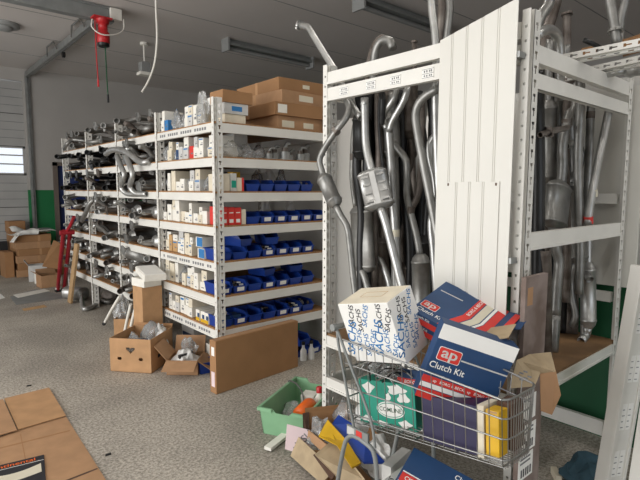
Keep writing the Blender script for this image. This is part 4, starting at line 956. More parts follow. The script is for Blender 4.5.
tag(bag(inbox(.33, .3, .12), .08, 'bagw', 84, (.8, .8, 1.5)), 'small milky bag at the right inside the fruit box', 'bag')
tag(bag(inbox(.13, .2, .1), .11, 'bag', 83, (1, 1, .9)), 'flat clear bag at the left inside the fruit box', 'bag')
for i, (x, y, rz) in enumerate(((.2, .16, 20), (.26, .2, -20))):
    o = obox('blue_part', inbox(x, y, .2-.03*i), (.13, .05, .045), rz-50, 'navy', f'dark blue plastic part lying in the fruit box, {"left" if i == 0 else "right"} one', 'part')
o = obox('filler_carton', inbox(.19, .25, .009), (.3, .36, .09), -50, 'card2', 'brown carton filling the bottom of the fruit box')
# open carton with bags
t = open_carton('open_carton', (1.92, 4.0, .001), (.27, .25, .13), -42, 'card', 'low open brown carton with spread flaps next to the fruit box', (1, 1, 1, 1), .62, ang=(108, 125, 25, 40))
tag(bag((1.91, 3.99, .02), .105, 'bagw', 85, (1.1, 1, .9)), 'white foam wrapped parcel inside the low open carton', 'parcel')
tag(bag((1.97, 4.05, .1), .075, 'bag', 87, (1, 1, 1.3)), 'clear bag heaped on the parcel in the low open carton', 'bag')
o = obox('grey_casing', (1.9, 3.96, .12), (.14, .03, .05), 10, 'blackm', 'black plastic strip lying on the parcel in the low open carton', 'part')
# big flat brown box
m = frame((2.29, 3.384, .2145), (.9965, .078, 0), (0, 0, -1)); Wb, Hb, Tb = .872, .425, .085
b = MB(); b.box((0, 0, -Tb/2), (Wb, Hb, Tb), 'card2'); o = b.build('big_carton', mw=m, bevel=.003); tag(o, 'big flat brown carton standing on edge against the rack', 'carton')
b = MB(); b.bx((-Wb/2-.0008, .09, -.06), (-Wb/2+.0004, .16, -.02), 'paper'); b.build('paper_label', o)['label'] = 'white paper label'
b = MB(); b.bx((-Wb/2-.0008, -.16, -.065), (-Wb/2+.0004, -.04, -.02), 'pink'); b.build('paper_label', o)['label'] = 'pinkish paper label'
b = MB(); b.bx((-Wb/2+.002, Hb/2-.0004, -Tb/2-.022), (Wb/2-.002, Hb/2+.0008, -Tb/2+.022), 'card'); b.build('tape', o)

# ---------------------------------------------------------------- green crate
m = frame((0, 0, 0), (1, 0, 0), (0, 0, -1)); e1 = V((.895, .446, 0)); e2 = V((-.446, .895, 0)); c0 = V((1.845, 2.155, .002))
c0 = V((1.765, 2.59, .002))-e2*.31
m = Matrix((e1, e2, V((0, 0, 1)))).transposed().to_4x4(); m.translation = c0
t = empty('plastic_crate', (0, 0, 0), 'green plastic crate with red lettering on the floor behind the rack post', 'crate', mw=m)
b = MB(); Wc, Dc, Hc, e = .56, .33, .185, .018; th = .006
b.bx((e, e, 0), (Wc-e, Dc-e, th), 'green')
def side(a0, a1, b0, b1, nrm): b.slab([a0, a1, b1, b0], th, 'green', V(nrm))
side((e, e, 0), (Wc-e, e, 0), (0, 0, Hc), (Wc, 0, Hc), (0, 1, 0)); side((Wc-e, Dc-e, 0), (e, Dc-e, 0), (Wc, Dc, Hc), (0, Dc, Hc), (0, -1, 0))
# short sides dip in the middle for the hand hold
for x0_, x1_, nn in ((e, 0, 1), (Wc-e, Wc, -1)):
    b.slab([(x0_, e, 0), (x0_, Dc-e, 0), (x1_, Dc, Hc), (x1_*1.0, Dc*.72, Hc), (x1_+(x0_-x1_)*.14, Dc*.64, Hc*.86), (x1_+(x0_-x1_)*.14, Dc*.36, Hc*.86), (x1_, Dc*.28, Hc), (x1_, 0, Hc)], th, 'green', V((nn, 0, 0)))
b.build('crate_body', t)
b = MB()
b.bx((-.012, -.012, Hc-.02), (Wc+.012, .004, Hc+.002), 'green'); b.bx((-.012, Dc-.004, Hc-.02), (Wc+.012, Dc+.012, Hc+.002), 'green')
for x in (-.012, Wc-.002):
    b.bx((x, 0, Hc-.02), (x+.014, Dc*.28, Hc+.002), 'green'); b.bx((x, Dc*.72, Hc-.02), (x+.014, Dc, Hc+.002), 'green')
for x in (.02, .2, .4, .565): b.slab([(x, e-.004, .01), (x+.014, e-.004, .01), (x+.014, -.008, Hc-.02), (x, -.008, Hc-.02)], .008, 'green', V((0, -1, 0)))
b.build('rim', t)
T2 = Matrix(((1, 0, 0, 0), (0, .08, -1, 0), (0, 1, .08, 0), (0, 0, 0, 1)))
b = MB()
def face_txt(mb, s, size, x, z, mt): put_text(mb, s, size, x, z, mt, T=Matrix(((1, 0, 0, 0), (0, -.08, -1, e-.0035), (0, 1, -.08, 0), (0, 0, 0, 1))), z=.001)
face_txt(b, 'IKA', .055, .3, .12, 'red'); face_txt(b, 'HK', .055, .3, .06, 'red'); b.build('red_lettering', t)
def cr(x, y, z): return m @ V((x, y, z))
b = MB(); a, c = cr(.12, .1, .115), cr(.3, .1, .115); d_ = (c-a).normalized(); lathe(b, a, [(0, .03), (.01, .052), (.17, .052), (.19, .045), (.2, .02)], 'orange', ax=tuple(d_)); tag(b.build('orange_bottle', loc=a), 'orange plastic bottle lying in the green crate', 'bottle')
a = cr(.37, .06, .009); t2 = empty('spray_bottle', a, 'white bottle with a red cap standing in the green crate', 'bottle')
b = MB(); lathe(b, a, [(0, .034), (.13, .034), (.16, .018), (.18, .018)], 'boxw'); b.build('body', t2, a)
b = MB(); lathe(b, a, [(.175, .022), (.21, .022), (.216, .016)], 'redp'); b.build('cap', t2, a)
b = MB(); b.tube([cr(.36, .17, .02), cr(.39, .2, .15), cr(.37, .24, .22), cr(.33, .275, .25), cr(.31, .27, .25)], .006, 'galv', 6); tag(b.build('bent_rod', loc=cr(.36, .17, .02)), 'thin bent metal rod standing in the green crate', 'rod')
o = obox('small_carton', cr(.45, .17, .009), (.1, .1, .12), 30, 'boxw', 'small white carton in the green crate next to the bottle with the red cap')
for i, (x, y) in enumerate(((.11, .1), (.26, .12), (.3, .23))):
    tag(bag(cr(x, y, .009), .07, ('bag', 'bagw', 'bag')[i], 90+i, (1, 1, .8)), f'crumpled bag on the bottom of the green crate, {ORD[i]} from the left', 'bag')

# ---------------------------------------------------------------- torn carton heap
def A(u, v, z): return onz(u, v, z)
t = empty('torn_carton', (1.85, 2.02, 0), 'torn brown carton with pale flaps spilling open beside the trolley', 'box')
def piece(nm, pts, mt, th=.005, n=None):
    b = MB(); b.slab(pts, th, mt, n); return b.build(nm, t, t.location)
piece('back_wall', [A(306, 438, .1), A(346, 437, .1), A(346, 404, .3), A(305, 408, .3)], 'card2')
piece('side_wall', [A(304, 444, .05), A(310, 446, .05), A(309, 412, .28), A(303, 413, .28)], 'carddark')
piece('front_flap', [A(299, 437, .13), A(291, 456, .03), A(322, 484, .02), A(335, 470, .1)], 'cardpale', .005)
piece('front_flap', [A(333, 440, .2), A(315, 455, .16), A(348, 489, .05), A(365, 480, .12)], 'cardpale', .006)
piece('inner_flap', [A(309, 430, .2), A(308, 438, .15), A(330, 458, .12), A(331, 447, .18)], 'card', .006)
piece('bottom', [A(303, 450, .003), A(345, 450, .003), A(372, 480, .003), A(330, 492, .003)], 'card2')
b = MB(); b.slab([A(313, 455, .155), A(318, 452, .17), A(336, 474, .1), A(331, 480, .08)], .004, 'carddark'); b.build('torn_edge', t, t.location)
piece('side_wall', [A(346, 437, .1), A(385, 474, .05), A(385, 440, .2), A(346, 404, .3)], 'card2')
tg = [A(285, 449, .06), A(311, 457, .02), A(310, 430, .17), A(287, 424, .2)]
b = MB(); b.slab(tg, .003, 'pink'); o = b.build('pink_note', loc=tg[0]); tag(o, 'pale pink handwritten card leaning on the green crate', 'note')
e1 = (tg[1]-tg[0]).normalized(); upv = (tg[3]-tg[0]); upv = (upv-e1*upv.dot(e1)).normalized(); nz = e1.cross(upv)
Tm = Matrix((e1, upv, nz)).transposed().to_4x4(); Tm.translation = tg[0]
b = MB(); wn, hn = (tg[1]-tg[0]).length, (tg[3]-tg[0]).length
put_text(b, 'NSU', .06, wn*.58, hn*.6, 'print', rot=radians(60), T=Tm, z=.0035); put_text(b, '2007', .03, wn*.4, hn*.3, 'print', rot=radians(70), T=Tm, z=.0035); b.build('handwriting', o, tg[0])
tag(bag(A(322, 444, .1), .075, 'bag', 101, (1, 1, 1.2)), 'crumpled clear bag inside the torn carton left of the yellow piece', 'bag')
tag(bag(A(347, 430, .15), .08, 'bag', 102, (1, 1, 1.3)), 'clear bag behind the blue plastic in the torn carton', 'bag')
tag(bag(A(364, 432, .17), .07, 'bagw', 104, (1, 1, 1.3)), 'milky bag on the right edge of the torn carton beside the trolley', 'bag')
tag(bag(A(380, 470, .05), .1, 'bagw', 103, (1, 1, 1)), 'greyish bag slumped under the trolley next to the torn carton', 'bag')
b = MB(); b.slab([A(328, 421, .27), A(319, 437, .22), A(337, 446, .22), A(352, 469, .17), A(361, 464, .17), A(348, 443, .22)], .012, 'yellow'); tag(b.build('yellow_plastic', loc=A(340, 440, .2)), 'bent yellow plastic piece in the torn carton', 'plastic part')
b = MB(); b.slab([A(339, 416, .28), A(332, 426, .25), A(352, 450, .19), A(364, 464, .16), A(386, 464, .15), A(366, 443, .22), A(352, 425, .27)], .012, 'bin'); tag(b.build('blue_plastic', loc=A(350, 438, .2)), 'bent blue plastic piece behind the yellow one in the torn carton', 'plastic part')
b = MB(); a = A(268, 446, .01); b.box(a+V((.06, -.01, .012)), (.2, .05, .02), 'boxw', Matrix.Rotation(radians(20), 3, 'Z')); o = b.build('white_strip', loc=a); tag(o, 'white plastic strip on the floor in front of the green crate', 'strip')

# ---------------------------------------------------------------- shopping trolley
XN, XF = 1.5, 1.93; YR, YL = .8, 1.56     # near / far side, front end, handle end
t = empty('shopping_trolley', (1.7, 1.2, 0), 'wire shopping trolley heaped with blue, white and teal parts boxes', 'trolley')
def bot(y): return .545+(YL-y)/(YL-YR)*.115
def xn(y, z): return XN+(.03 if z < .8 else .0)*0+(.93-z)*.10
def xf(y, z): return XF-(.93-z)*.10-(YL-y)/(YL-YR)*.205
RIM = .925
def rimz(y): return .905+(y-YR)/(YL-YR)*.03
def side_wires(fx, nm):
    b = MB()
    for j, fz in enumerate((1, .72, .42, .1)):
        pts = [(fx(y, bot(y)+(rimz(y)-bot(y))*fz), y, bot(y)+(rimz(y)-bot(y))*fz) for y in [YR+(YL-YR)*q/6 for q in range(7)]]
        b.tube(pts, .0042 if j == 0 else .0032, 'chrome', 8, straight=True)
    n = 16
    for i in range(n+1):
        y = YR+(YL-YR)*i/n; b.cyl((fx(y, rimz(y)), y, rimz(y)), (fx(y, bot(y)), y, bot(y)), .0019, 'chrome', 6)
    return b.build(nm, t, t.location)
side_wires(xn, 'basket_side'); side_wires(xf, 'basket_side')
b = MB(); n = 13
for fz in (1, .72, .42, .1):
    z = bot(YR)+(rimz(YR)-bot(YR))*fz; x0, x1 = xn(YR, z), xf(YR, z)
    b.tube([(x0, YR, z), (x0+.02, YR-.014, z), ((x0+x1)/2, YR-.018, z), (x1-.02, YR-.014, z), (x1, YR, z)], .004 if fz == 1 else .003, 'chrome', 8)
for i in range(n+1):
    q = i/n; zt, zb = rimz(YR), bot(YR); xa = xn(YR, zt)*(1-q)+xf(YR, zt)*q; xb = xn(YR, zb)*(1-q)+xf(YR, zb)*q; dy = -.018*math.sqrt(max(0, 1-(2*q-1)**4))
    b.cyl((xa, YR+dy, zt), (xb, YR+dy, zb), .0019, 'chrome', 6)
b.build('basket_front', t, t.location)
b = MB()
for i in range(13):
    q = i/12; b.cyl((xn(YL, .55)*(1-q)+xf(YL, .55)*q, YL, bot(YL)), (xn(YR, .66)*(1-q)+xf(YR, .66)*q, YR-.01, bot(YR)), .0022, 'chrome', 6)
for i in range(9): y = YR+(YL-YR)*i/8; b.cyl((xn(y, bot(y)), y, bot(y)), (xf(y, bot(y)), y, bot(y)), .003, 'chrome', 6)
b.build('basket_bottom', t, t.location)
b = MB()
for i in range(12):
    q = i/11; x = XN*(1-q)+XF*q; b.cyl((x, YL, rimz(YL)), (xn(YL, .56)*(1-q)+xf(YL, .56)*q, YL, bot(YL)), .002, 'chrome', 6)
for z in (.8, .66): b.cyl((xn(YL, z), YL, z), (xf(YL, z), YL, z), .0035, 'chrome', 6)
b.build('basket_gate', t, t.location)
for x, s in ((XN-.004, 1), (XF+.004, -1)):
    b = MB(); b.tube([(x, YL+.035, .985), (x, YL+.03, .93), (x+.012*s, YL-.02, .7), (x+.02*s, YL-.06, .53)], .0062, 'greym', 8); b.build('side_frame', t, t.location)
    b = MB(); b.tube([(x, YL+.03, .965), (x+.005*s, YL-.04, .84), (x+.015*s, YL-.17, .6), (x+.015*s, YL-.19, .5)], .0062, 'greym', 8); b.build('side_frame', t, t.location)
b = MB(); b.cyl((XN-.015, YL+.04, .985), (XF+.015, YL+.04, .985), .012, 'greym', 14); b.build('handle', t, t.location)
b = MB()
for x in (XN-.018, XF+.018): b.cyl((x-.012, YL+.04, .985), (x+.012, YL+.04, .985), .016, 'greym', 14)
b.build('handle_cap', t, t.location)
for x in (XN+.01, XF-.02):
    b = MB(); b.tube([(x, YL+.06, .125), (x, YL+.02, .34), (x, YL-.02, .475), (x, YL-.06, .505), (x, YL-.14, .5), (x, YL-.18, .485), (x, YL-.2, .42), (x, YL-.215, .2), (x, YL-.23, .13)], .0105, 'greym', 10); b.build('chassis_leg', t, t.location)
    b = MB(); b.tube([(x, YL+.06, .13), (x+(.0), YL-.3, .135), (x, YR+.1, .15)], .0105, 'greym', 10); b.build('chassis_rail', t, t.location)
b = MB(); 
for y in (YL-.02, YR+.12): b.cyl((XN+.01, y, .14), (XF-.02, y, .14), .011, 'greym', 10)
for i in range(9): x = XN+.03+i*.045; b.cyl((x, YL-.02, .15), (x, YR+.12, .16), .003, 'chrome', 6)
b.build('lower_tray', t, t.location)
for x in (XN+.01, XF-.02):
    for y in (YL+.05, YR+.12):
        b = MB(); b.cyl((x-.014, y-.02, .052), (x+.014, y-.02, .052), .05, 'rubber', 16); o = b.build('wheel', t, t.location)
        b = MB(); b.bx((x-.02, y-.04, .05), (x-.016, y+.0, .135), 'galv'); b.bx((x+.016, y-.04, .05), (x+.02, y+.0, .135), 'galv'); b.bx((x-.02, y-.04, .12), (x+.02, y+.02, .14), 'galv'); b.build('fork', o, t.location)
b = MB(); xl = XN+.02
b.bx((xl-.012, YL-.15, .5), (xl-.002, YL-.02, .545), 'greym'); b.build('plate', t, t.location)
b = MB(); b.bx((xl-.014, YL-.115, .508), (xl-.0118, YL-.08, .54), 'red'); b.build('red_sticker', t, t.location)['label'] = 'red square sticker'
b = MB(); b.bx((xl-.014, YL-.07, .505), (xl-.0118, YL-.025, .54), 'boxg'); b.build('grey_sticker', t, t.location)

# --- boxes in the trolley
def face_box(name, c, e1, e2, W_, H_, D_, mt, label, bevel=.002):
    m = frame(c, e1, e2); b = MB(); b.box((0, 0, -D_/2), (W_, H_, D_), mt); o = b.build(name, mw=m, bevel=bevel); tag(o, label, 'box'); return o
def rect(o, nm, x0, y0, x1, y1, mt, z=.0006, lab=None):
    b = MB(); b.bx((x0, y0, -.0004), (x1, y1, z), mt); c = b.build(nm, o)
    if lab: c['label'] = lab
    return c
def poly(o, nm, pts, mt, z=.0006):
    b = MB(); b.slab([V((x, y, -.0004)) for x, y in pts], z+.0004, mt, V((0, 0, 1))); return b.build(nm, o)
def logo(o, x, y, s, T=None, rot=0):
    """red rounded plate with white edge and letters"""
    R0 = Matrix.Translation((x, y, 0)) @ Matrix.Rotation(rot, 4, 'Z'); TT = (T @ R0) if T else R0
    b = MB()
    for k, (w, h, mt_, z) in enumerate(((1.0, .62, 'paper', .0010), (.95, .57, 'red', .0016))):
        pts = []
        for cx, cy, a0 in ((w/2-.08, h/2-.08, 0), (-w/2+.08, h/2-.08, 90), (-w/2+.08, -h/2+.08, 180), (w/2-.08, -h/2+.08, 270)):
            for q in range(4): an = radians(a0+q*30); pts.append(TT @ V(((cx+.08*cos(an))*s, (cy+.08*sin(an))*s, .0002)))
        nrm = (TT.to_3x3() @ V((0, 0, 1))).normalized(); b.slab(pts, z, mt_, nrm)
    put_text(b, 'ap', s*.66, 0, s*.06, 'paper', T=TT, z=.0024, sx=1.15); put_text(b, 'ap', s*.66, s*.012, s*.06, 'paper', T=TT, z=.0024, sx=1.15)
    return b.build('logo_plate', o)
# upright front box
o = face_box('clutch_kit_box', (1.66, 1.035, .894), (.685, -.657, -.314), (-.156, .288, -.945), .304, .319, .075, 'navy', 'tilted blue clutch kit box with a white top band at the front of the trolley')
w, h = .152, .1595
rect(o, 'white_band', -w, h-.062, w, h-.001, 'paper', lab='white band')
logo(o, -.085, h-.118, .092)
b = MB(); put_text(b, 'Clutch Kit', .037, -.075, h-.172, 'paper', sx=.92); b.build('white_lettering', o)
rect(o, 'pale_stripe', -.035, h-.125, w, h-.119, 'boxg'); rect(o, 'red_stripe', -w, -h+.07, w, -h+.098, 'red'); rect(o, 'white_stripe', -w, -h+.048, w, -h+.068, 'paper'); rect(o, 'red_stripe', -w, -h+.0, w, -h+.045, 'red')
b = MB()
for i in range(4): put_text(b, ('ap', 'BORG & BECK', 'ap', 'BORG & BECK')[i], .016, -.1+.07*i, -h+.084, 'paper')
b.build('stripe_lettering', o)
# big torn box behind and its twin below
def top_box(c, lab, D_, torn):
    o = face_box('clutch_kit_box', c, (.162, -.936, -.314), (-.962, -.078, -.262), .324, .307, D_, 'navy', lab); w, h = .162, .1535
    x = w-.01
    if torn:
        rect(o, 'pale_line', -w+.02, h-.085, -.03, h-.079, 'boxg')
        for a, bq, mt_ in ((.02, .055, 'red'), (.06, .095, 'cream'), (.1, .112, 'paper'), (.115, .15, 'red')):
            poly(o, 'slanted_stripe', [(a-.05, -h+.0), (bq-.05, -h+.0), (bq-.0, -.02), (bq-.0, h), (a-.0, h), (a-.0, -.02)], mt_)
        T_ = Matrix.Identity(4); logo(o, -.112, -.07, .078)
        b = MB(); put_text(b, 'Clutch Kit', .03, -.085, -.118, 'paper'); put_text(b, 'BORG & BECK', .022, .037, .06, 'paper', rot=radians(90)); b.build('white_lettering', o)
        for nm, pts, mt_ in (('torn_flap', [V((w-.02, -h, 0)), V((w-.02, -.01, 0)), V((w+.06, .03, .045)), V((w+.075, -.08, .05))], 'cardpale'), ('torn_flap', [V((w-.01, -.02, .0)), V((w-.01, h, 0)), V((w+.075, h-.02, .035)), V((w+.085, .02, .04))], 'navy')):
            b = MB(); b.slab(pts, .003, mt_); b.build(nm, o)
        b = MB(); b.slab([V((w+.02, .01, .0165)), V((w+.02, h-.02, .013)), V((w+.05, h-.03, .026)), V((w+.05, .03, .03))], .0035, 'red', V((0, 0, 1))); b.build('red_patch', o)
    b = MB(); b.bx((-w, -h-.0008, -D_+.002), (w, -h+.0004, -D_*.42), 'red'); b.build('side_stripe', o)
    b = MB(); put_text(b, 'Clutch Kit', .018, -.1, -D_*.25, 'paper', T=Matrix(((1, 0, 0, 0), (0, 0, -1, -h), (0, 1, 0, 0), (0, 0, 0, 1)))); b.build('side_lettering', o)
    return o
top_box(V((1.84, 1.182, 1.081)), 'large blue and red clutch kit box with a torn end lying highest in the trolley', .05, True)
nn = V((-.221, -.345, .912))
top_box(V((1.845, 1.185, 1.081))-nn*.053, 'second blue and red clutch kit box directly under the torn one', .048, False)
# white box with all-over lettering
o = face_box('clutch_box', (1.507, 1.398, .997), (.069, -.98, .189), (.281, -.162, -.946), .272, .273, .18, 'paper', 'white box covered with blue and black lettering at the handle end of the trolley')
w, h = .136, .1365
bl, bk_ = MB(), MB(); rr = random.Random(4)
FT = Matrix.Identity(4); RT = Matrix(((0, 0, 1, w), (0, 1, 0, 0), (-1, 0, 0, -.09), (0, 0, 0, 1)))
for T_, ww in ((FT, w), (RT, .09)):
    rows = 6
    x = -ww+.022; kk = 0
    while x < ww-.01:
        y = -h+.03+(.02 if kk % 2 else 0); j = kk
        while y < h-.02:
            big = (j % 4 == 0); s_ = .058 if big else .036; L_ = 2.95*s_
            if y+L_ > h+.004:
                if not big: break
                j += 1; continue
            put_text(bl if (j+kk) % 2 == 0 else bk_, 'SACHS', s_, x, y+L_/2, 'blue' if (j+kk) % 2 == 0 else 'black', rot=radians(66+7*((j*3+kk) % 3)), T=T_, z=.0006); y += L_+.008; j += 1
        x += .038; kk += 1
c = bl.build('lettering', o); c['label'] = 'blue lettering'; c = bk_.build('lettering', o); c['label'] = 'black lettering'
b = MB(); b.bx((-w+.002, h-.0003, -.175), (w-.002, h+.0012, -.004), 'boxc'); b.build('lid', o)
b = MB()
for a0, a1, c0_, c1_ in ((-.06, .06, -.12, -.118), (-.06, .06, -.07, -.068), (-.06, -.058, -.12, -.07), (.058, .06, -.12, -.07)): b.bx((a0, h+.001, c0_), (a1, h+.0018, c1_), 'kraft')
b.build('lid_print', o)
# teal box, dark purple box, cream strip, yellow box
o = face_box('teal_box', (1.615, 1.40, .652), (.2, -.97, .12), (-.05, -.12, -.985), .285, .2, .16, 'teal', 'teal box with white flecks and an oval white emblem inside the trolley')
b = MB(); rr = random.Random(5)
def blot(cx, cy, sx, sy, ph):
    pts = [(cx+sx*cos(a)*(1+.3*sin(3*a+ph)), cy+sy*sin(a)*(1+.25*cos(4*a+ph))) for a in [2*pi*k/18 for k in range(18)]]
    b.slab([V((x, y, -.0003)) for x, y in pts], .001, 'paper', V((0, 0, 1)))
for i, q in enumerate(((-.09, .065, .03, .022), (.05, .072, .045, .02), (.085, .04, .028, .02), (-.1, -.075, .03, .014), (-.03, -.085, .035, .01), (.09, -.075, .03, .018), (.01, .035, .012, .018))): blot(*q, i*1.3)
b.build('white_flecks', o)
b = MB(); pts = [V((.02+.07*cos(a), -.02+.036*sin(a), .0004)) for a in [2*pi*k/28 for k in range(28)]]; b.slab(pts, .001, 'paper', V((0, 0, 1)))
pts = [V((.02+.064*cos(a), -.02+.031*sin(a), .0006)) for a in [2*pi*k/28 for k in range(28)]]; b.slab(pts, .0014, 'teal', V((0, 0, 1)))
pts = [V((.02+.061*cos(a), -.02+.028*sin(a), .0008)) for a in [2*pi*k/28 for k in range(28)]]; b.slab(pts, .0018, 'paper', V((0, 0, 1)))
put_text(b, 'COMLINE', .026, .02, -.02, 'green2', z=.003); b.build('oval_emblem', o)
o = face_box('purple_box', (1.565, 1.045, .712), (-.03, -.985, .15), (-.12, -.12, -.98), .255, .175, .17, 'navydark', 'plain dark purple box near the front end inside the trolley')
o = face_box('cream_strip', (1.555, .905, .735), (.1, -.98, .1), (-.1, -.1, -.98), .028, .19, .12, 'boxc', 'narrow cream carton between the dark purple box and the yellow box')
o = face_box('yellow_box', (1.562, .862, .745), (.05, -.99, .1), (-.08, -.05, -.99), .05, .16, .07, 'yellow', 'yellow box at the front end of the trolley')
b = MB(); b.bx((-.018, .07, -.0003), (.018, .078, .0007), 'kraft'); b.build('printed_line', o)
o = face_box('brown_box', (1.64, .855, .75), (0, -1, .1), (0, 0, -1), .06, .17, .08, 'carddark', 'dark brown box behind the yellow box at the front end of the trolley')
o = face_box('flat_box', (1.68, 1.28, .79), (.15, -.97, .1), (-.5, -.1, -.85), .2, .07, .09, 'navy', 'small blue box with a red band lying on the teal box')
rect(o, 'red_band', -.1, -.034, .1, -.006, 'red')
b = MB(); put_text(b, 'BORG & BECK', .02, 0, -.02, 'paper'); b.build('band_lettering', o)
o = face_box('brown_carton', (1.72, 1.1, .775), (.1, -.99, 0), (-.2, 0, -.97), .2, .12, .13, 'card', 'brown carton wedged behind the dark purple box in the trolley')
o = face_box('support_carton', (1.75, 1.42, .62), (0, -1, .1), (0, 0, -1), .2, .14, .1, 'kraft', 'kraft carton behind the teal box at the bottom of the trolley')
tag(bag((1.68, 1.47, .755), .07, 'bag', 111, (.9, 1.1, .8)), 'clear bag of dark small parts under the white lettered box', 'bag')
b = MB(); rr = random.Random(9)
for i in range(22):
    c = V((1.58+rr.uniform(0, .1), 1.43+rr.uniform(-.09, .09), .77+rr.uniform(0, .05))); d_ = V((rr.uniform(-1, 1), rr.uniform(-1, 1), rr.uniform(-.3, .6))).normalized()*.05
    b.tube([c-d_, c+V((0, 0, .02)), c+d_], .0035, rr.choice(['galv', 'blackm', 'steel3', 'chrome']), 5)
o = b.build('wire_tangle', loc=(1.6, 1.43, .77)); tag(o, 'tangle of thin metal springs and wires on the teal box', 'springs'); o['kind'] = 'stuff'
# lower tray boxes
o = face_box('clutch_kit_box', (1.67, 1.15, .365), (.22, -.95, -.2), (-.8, -.1, -.5), .34, .2, .08, 'navy', 'blue clutch kit box with a red stripe on the lower tray of the trolley')
rect(o, 'red_stripe', -.16, -.062, .16, -.022, 'red'); rect(o, 'pale_line', -.16, -.02, .16, -.015, 'paper'); rect(o, 'pale_line', -.16, -.07, .16, -.064, 'paper')
b = MB(); put_text(b, 'CK71386-F', .026, -.08, -.042, 'paper'); put_text(b, 'Clutch Kit', .03, .1, .07, 'paper'); b.build('white_lettering', o)
rect(o, 'red_tag', .04, .01, .13, .045, 'red')
b = MB(); put_text(b, 'ap', .03, .085, .028, 'paper', z=.0014); b.build('tag_lettering', o)
o = face_box('clutch_box', (1.6, 1.24, .245), (.2, -.97, 0), (-.1, 0, -1), .3, .14, .2, 'paper', 'white lettered box under the blue one on the lower tray of the trolley')
bl = MB()
for i in range(5):
    for j in range(3): put_text(bl, 'SACHS', .034, -.12+.062*i, -.06+.06*j, 'blue' if (i+j) % 2 else 'black', rot=radians(-15 if (i+j) % 2 else 62))
bl.build('lettering', o)
o = face_box('grey_carton', (1.68, 1.45, .22), (.2, -.97, 0), (0, 0, -1), .05, .2, .2, 'boxg', 'narrow pale carton standing at the rear of the lower tray')
# torn cardboard at the front end
t = empty('torn_cardboard', (1.95, .84, .93), 'torn grey-brown cardboard with folded flaps hanging over the front end of the trolley', 'cardboard')
def piece2(nm, pts, mt):
    b = MB(); b.slab([onx(*q) for q in pts], .004, mt); return b.build(nm, t, t.location)
piece2('upper_flap', [(509, 388, 1.8), (534, 386, 1.9), (540, 372, 1.95), (527, 356, 1.92), (516, 360, 1.82)], 'cardpale')
piece2('top_flap', [(517, 360, 1.84), (530, 354, 1.95), (551, 352, 2.0), (556, 372, 2.0), (541, 375, 1.96)], 'cardpale')
piece2('side_flap', [(540, 374, 1.95), (556, 371, 2.0), (561, 395, 2.0), (552, 415, 1.98), (541, 411, 1.95)], 'card')
b = MB()
for i, (u, v) in enumerate(((519, 374), (523, 379))):
    for q in range(3): p = onx(u+q*4, v-q*1.5, 1.84); b.box(p+V((-.012, 0, 0)), (.002, .016, .006), 'print')
b.build('print_marks', t, t.location)
# peeling board with paper labels beside the near post
p = ony(523, 278, .96); p2 = ony(545, 278, .96)
b = MB(); b.bx((p.x+.012, .952, .001), (p2.x+.01, .972, p.z), 'ply'); o = b.build('peeling_board', loc=((p.x+p2.x)/2, .96, 0)); tag(o, 'narrow grey board with peeling surface and paper labels beside the near rack post', 'board')
bb = V(((p.x+p2.x)/2, .96, 0))
b = MB(); b.bx((p.x+.03, .951, p.z-.12), (p.x+.075, .9525, p.z-.045), 'card'); b.build('bare_patch', o, bb)
x0b = p.x+.02
for i, (z0, z1, dx) in enumerate(((.62, .73, 0), (.48, .6, .01), (.36, .47, -.005))):
    b = MB(); b.bx((x0b+dx, .9495, z0), (x0b+.125+dx, .952, z1), 'paper'); l = b.build('paper_label', o, bb)
    b = MB()
    for q in range(2 if i else 1): b.bx((x0b+.012+dx, .9485, z1-.02-q*.018), (x0b+.1+dx, .9497, z1-.012-q*.018), 'print')
    if i > 0:
        for q in range(14):
            if (q*5+i) % 3: b.bx((x0b+.02+dx+q*.0065, .9485, z0+.012), (x0b+.02+dx+q*.0065+.003+(q % 2)*.002, .9497, z0+.048), 'black')
    b.build('label_print', l, bb) if False else b.build('label_print', o, bb)
b = MB(); put_text(b, 'S', .06, 0, 0, 'black', T=Matrix(((1, 0, 0, x0b+.085), (0, 0, -1, .9497), (0, 1, 0, .672), (0, 0, 0, 1)))); b.build('label_letter', o, bb)
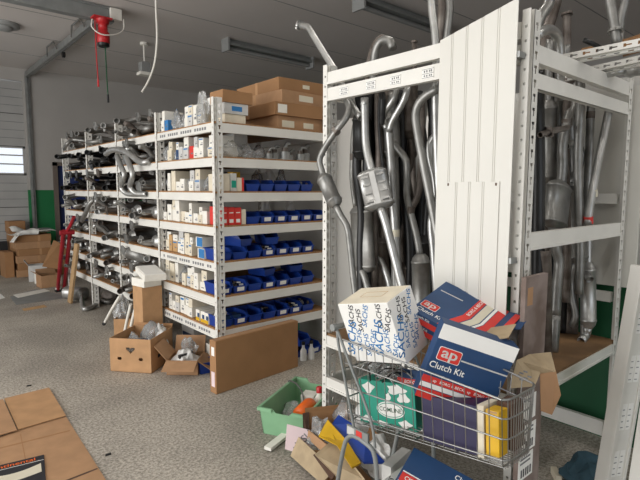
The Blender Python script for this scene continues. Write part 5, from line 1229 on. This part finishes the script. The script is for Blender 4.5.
# white rack beams leaning at the right edge
def lean_beam(a, c, w, d_, label, stickers=True):
    a, c = V(a), V(c); z_ = (c-a).normalized(); x_ = V((1, -.35, 0)); x_ = (x_-z_*x_.dot(z_)).normalized(); y_ = z_.cross(x_)
    m = Matrix((x_, y_, z_)).transposed().to_4x4(); m.translation = a; L_ = (c-a).length; b = MB()
    b.bx((-w/2, -d_/2, 0), (w/2, d_/2, L_), 'white'); b.bx((-w/2-.012, -d_/2-.012, 0), (-w/2+.01, -d_/2+.004, L_), 'white'); b.bx((w/2-.018, -d_/2-.008, 0), (w/2, -d_/2, L_), 'white')
    o = b.build('rack_beam', mw=m, bevel=.002); tag(o, label, 'beam')
    if stickers:
        for k in range(5):
            z = .1+k*.235; b = MB()
            for q in (0, 1):
                x = -.022+q*.04; b.bx((x-.016, -d_/2-.0012, z), (x+.016, -d_/2+.0003, z+.13), 'paper')
                for g in range(4): b.bx((x-.012, -d_/2-.002, z+.012+g*.029), (x+.006-.004*(g % 2), -d_/2-.001, z+.0155+g*.029), 'print')
            b.build('printed_sticker', o)
    return o
lean_beam(onx(607, 492, 2.55), onx(646, 266, 2.62), .125, .06, 'white rack beam with printed stickers leaning upright at the right edge')
lean_beam(onx(643, 492, 2.32), onx(677, 270, 2.44), .13, .05, 'bright plain white rack beam nearest the right edge', False)
# blue-grey cloth and floor strip in the corner
tag(bag(onz(590, 484, .0), .13, 'cloth', 121, (1.2, 1, .7), 'cloth_heap'), 'blue-grey cloth heap on the floor at the foot of the leaning beams', 'cloth')
b = MB(); p = onz(556, 478, .0); b.box(p+V((0, 0, .02)), (.1, .03, .04), 'boxc', Matrix.Rotation(radians(40), 3, 'Z')); tag(b.build('clip', loc=p), 'small pale metal clip on the floor under the pipe rack', 'clip')

# ---------------------------------------------------------------- light
w = bpy.data.worlds.new('sky'); sc.world = w; w.use_nodes = True; nt = w.node_tree; bg = nt.nodes['Background']
bg.inputs['Color'].default_value = (.86, .92, 1, 1); bg.inputs['Strength'].default_value = 1.3
def area(name, loc, rot, sx, sy, power, colr):
    l = bpy.data.lights.new(name, 'AREA'); l.shape = 'RECTANGLE'; l.size = sx; l.size_y = sy; l.energy = power; l.color = colr
    o = bpy.data.objects.new(name, l); col.objects.link(o); o.location = loc; o.rotation_euler = rot; return o
area('daylight_gateway', (XL-.1, 4.0, 1.75), (0, radians(-90), 0), 3.4, 7.3, 330, (1, .98, .95))
area('daylight_front', (.5, YF-.1, 1.7), (radians(90), 0, 0), 4.9, 3.3, 14, (.97, .98, 1))
# unseen overhead fill lights, added to brighten the floor of the near half
for y in (-2.2, 0.0, 2.2):
    for x in (-2.2, .6, 3.0): area('overhead_fill', (x, y, ZC-.06), (0, 0, 0), 1.6, .14, 10, (1, .97, .92))
sc.view_settings.view_transform = 'Standard'; sc.view_settings.look = 'None'; sc.view_settings.exposure = 0; sc.view_settings.gamma = 1; sc.view_settings.use_curve_mapping = False
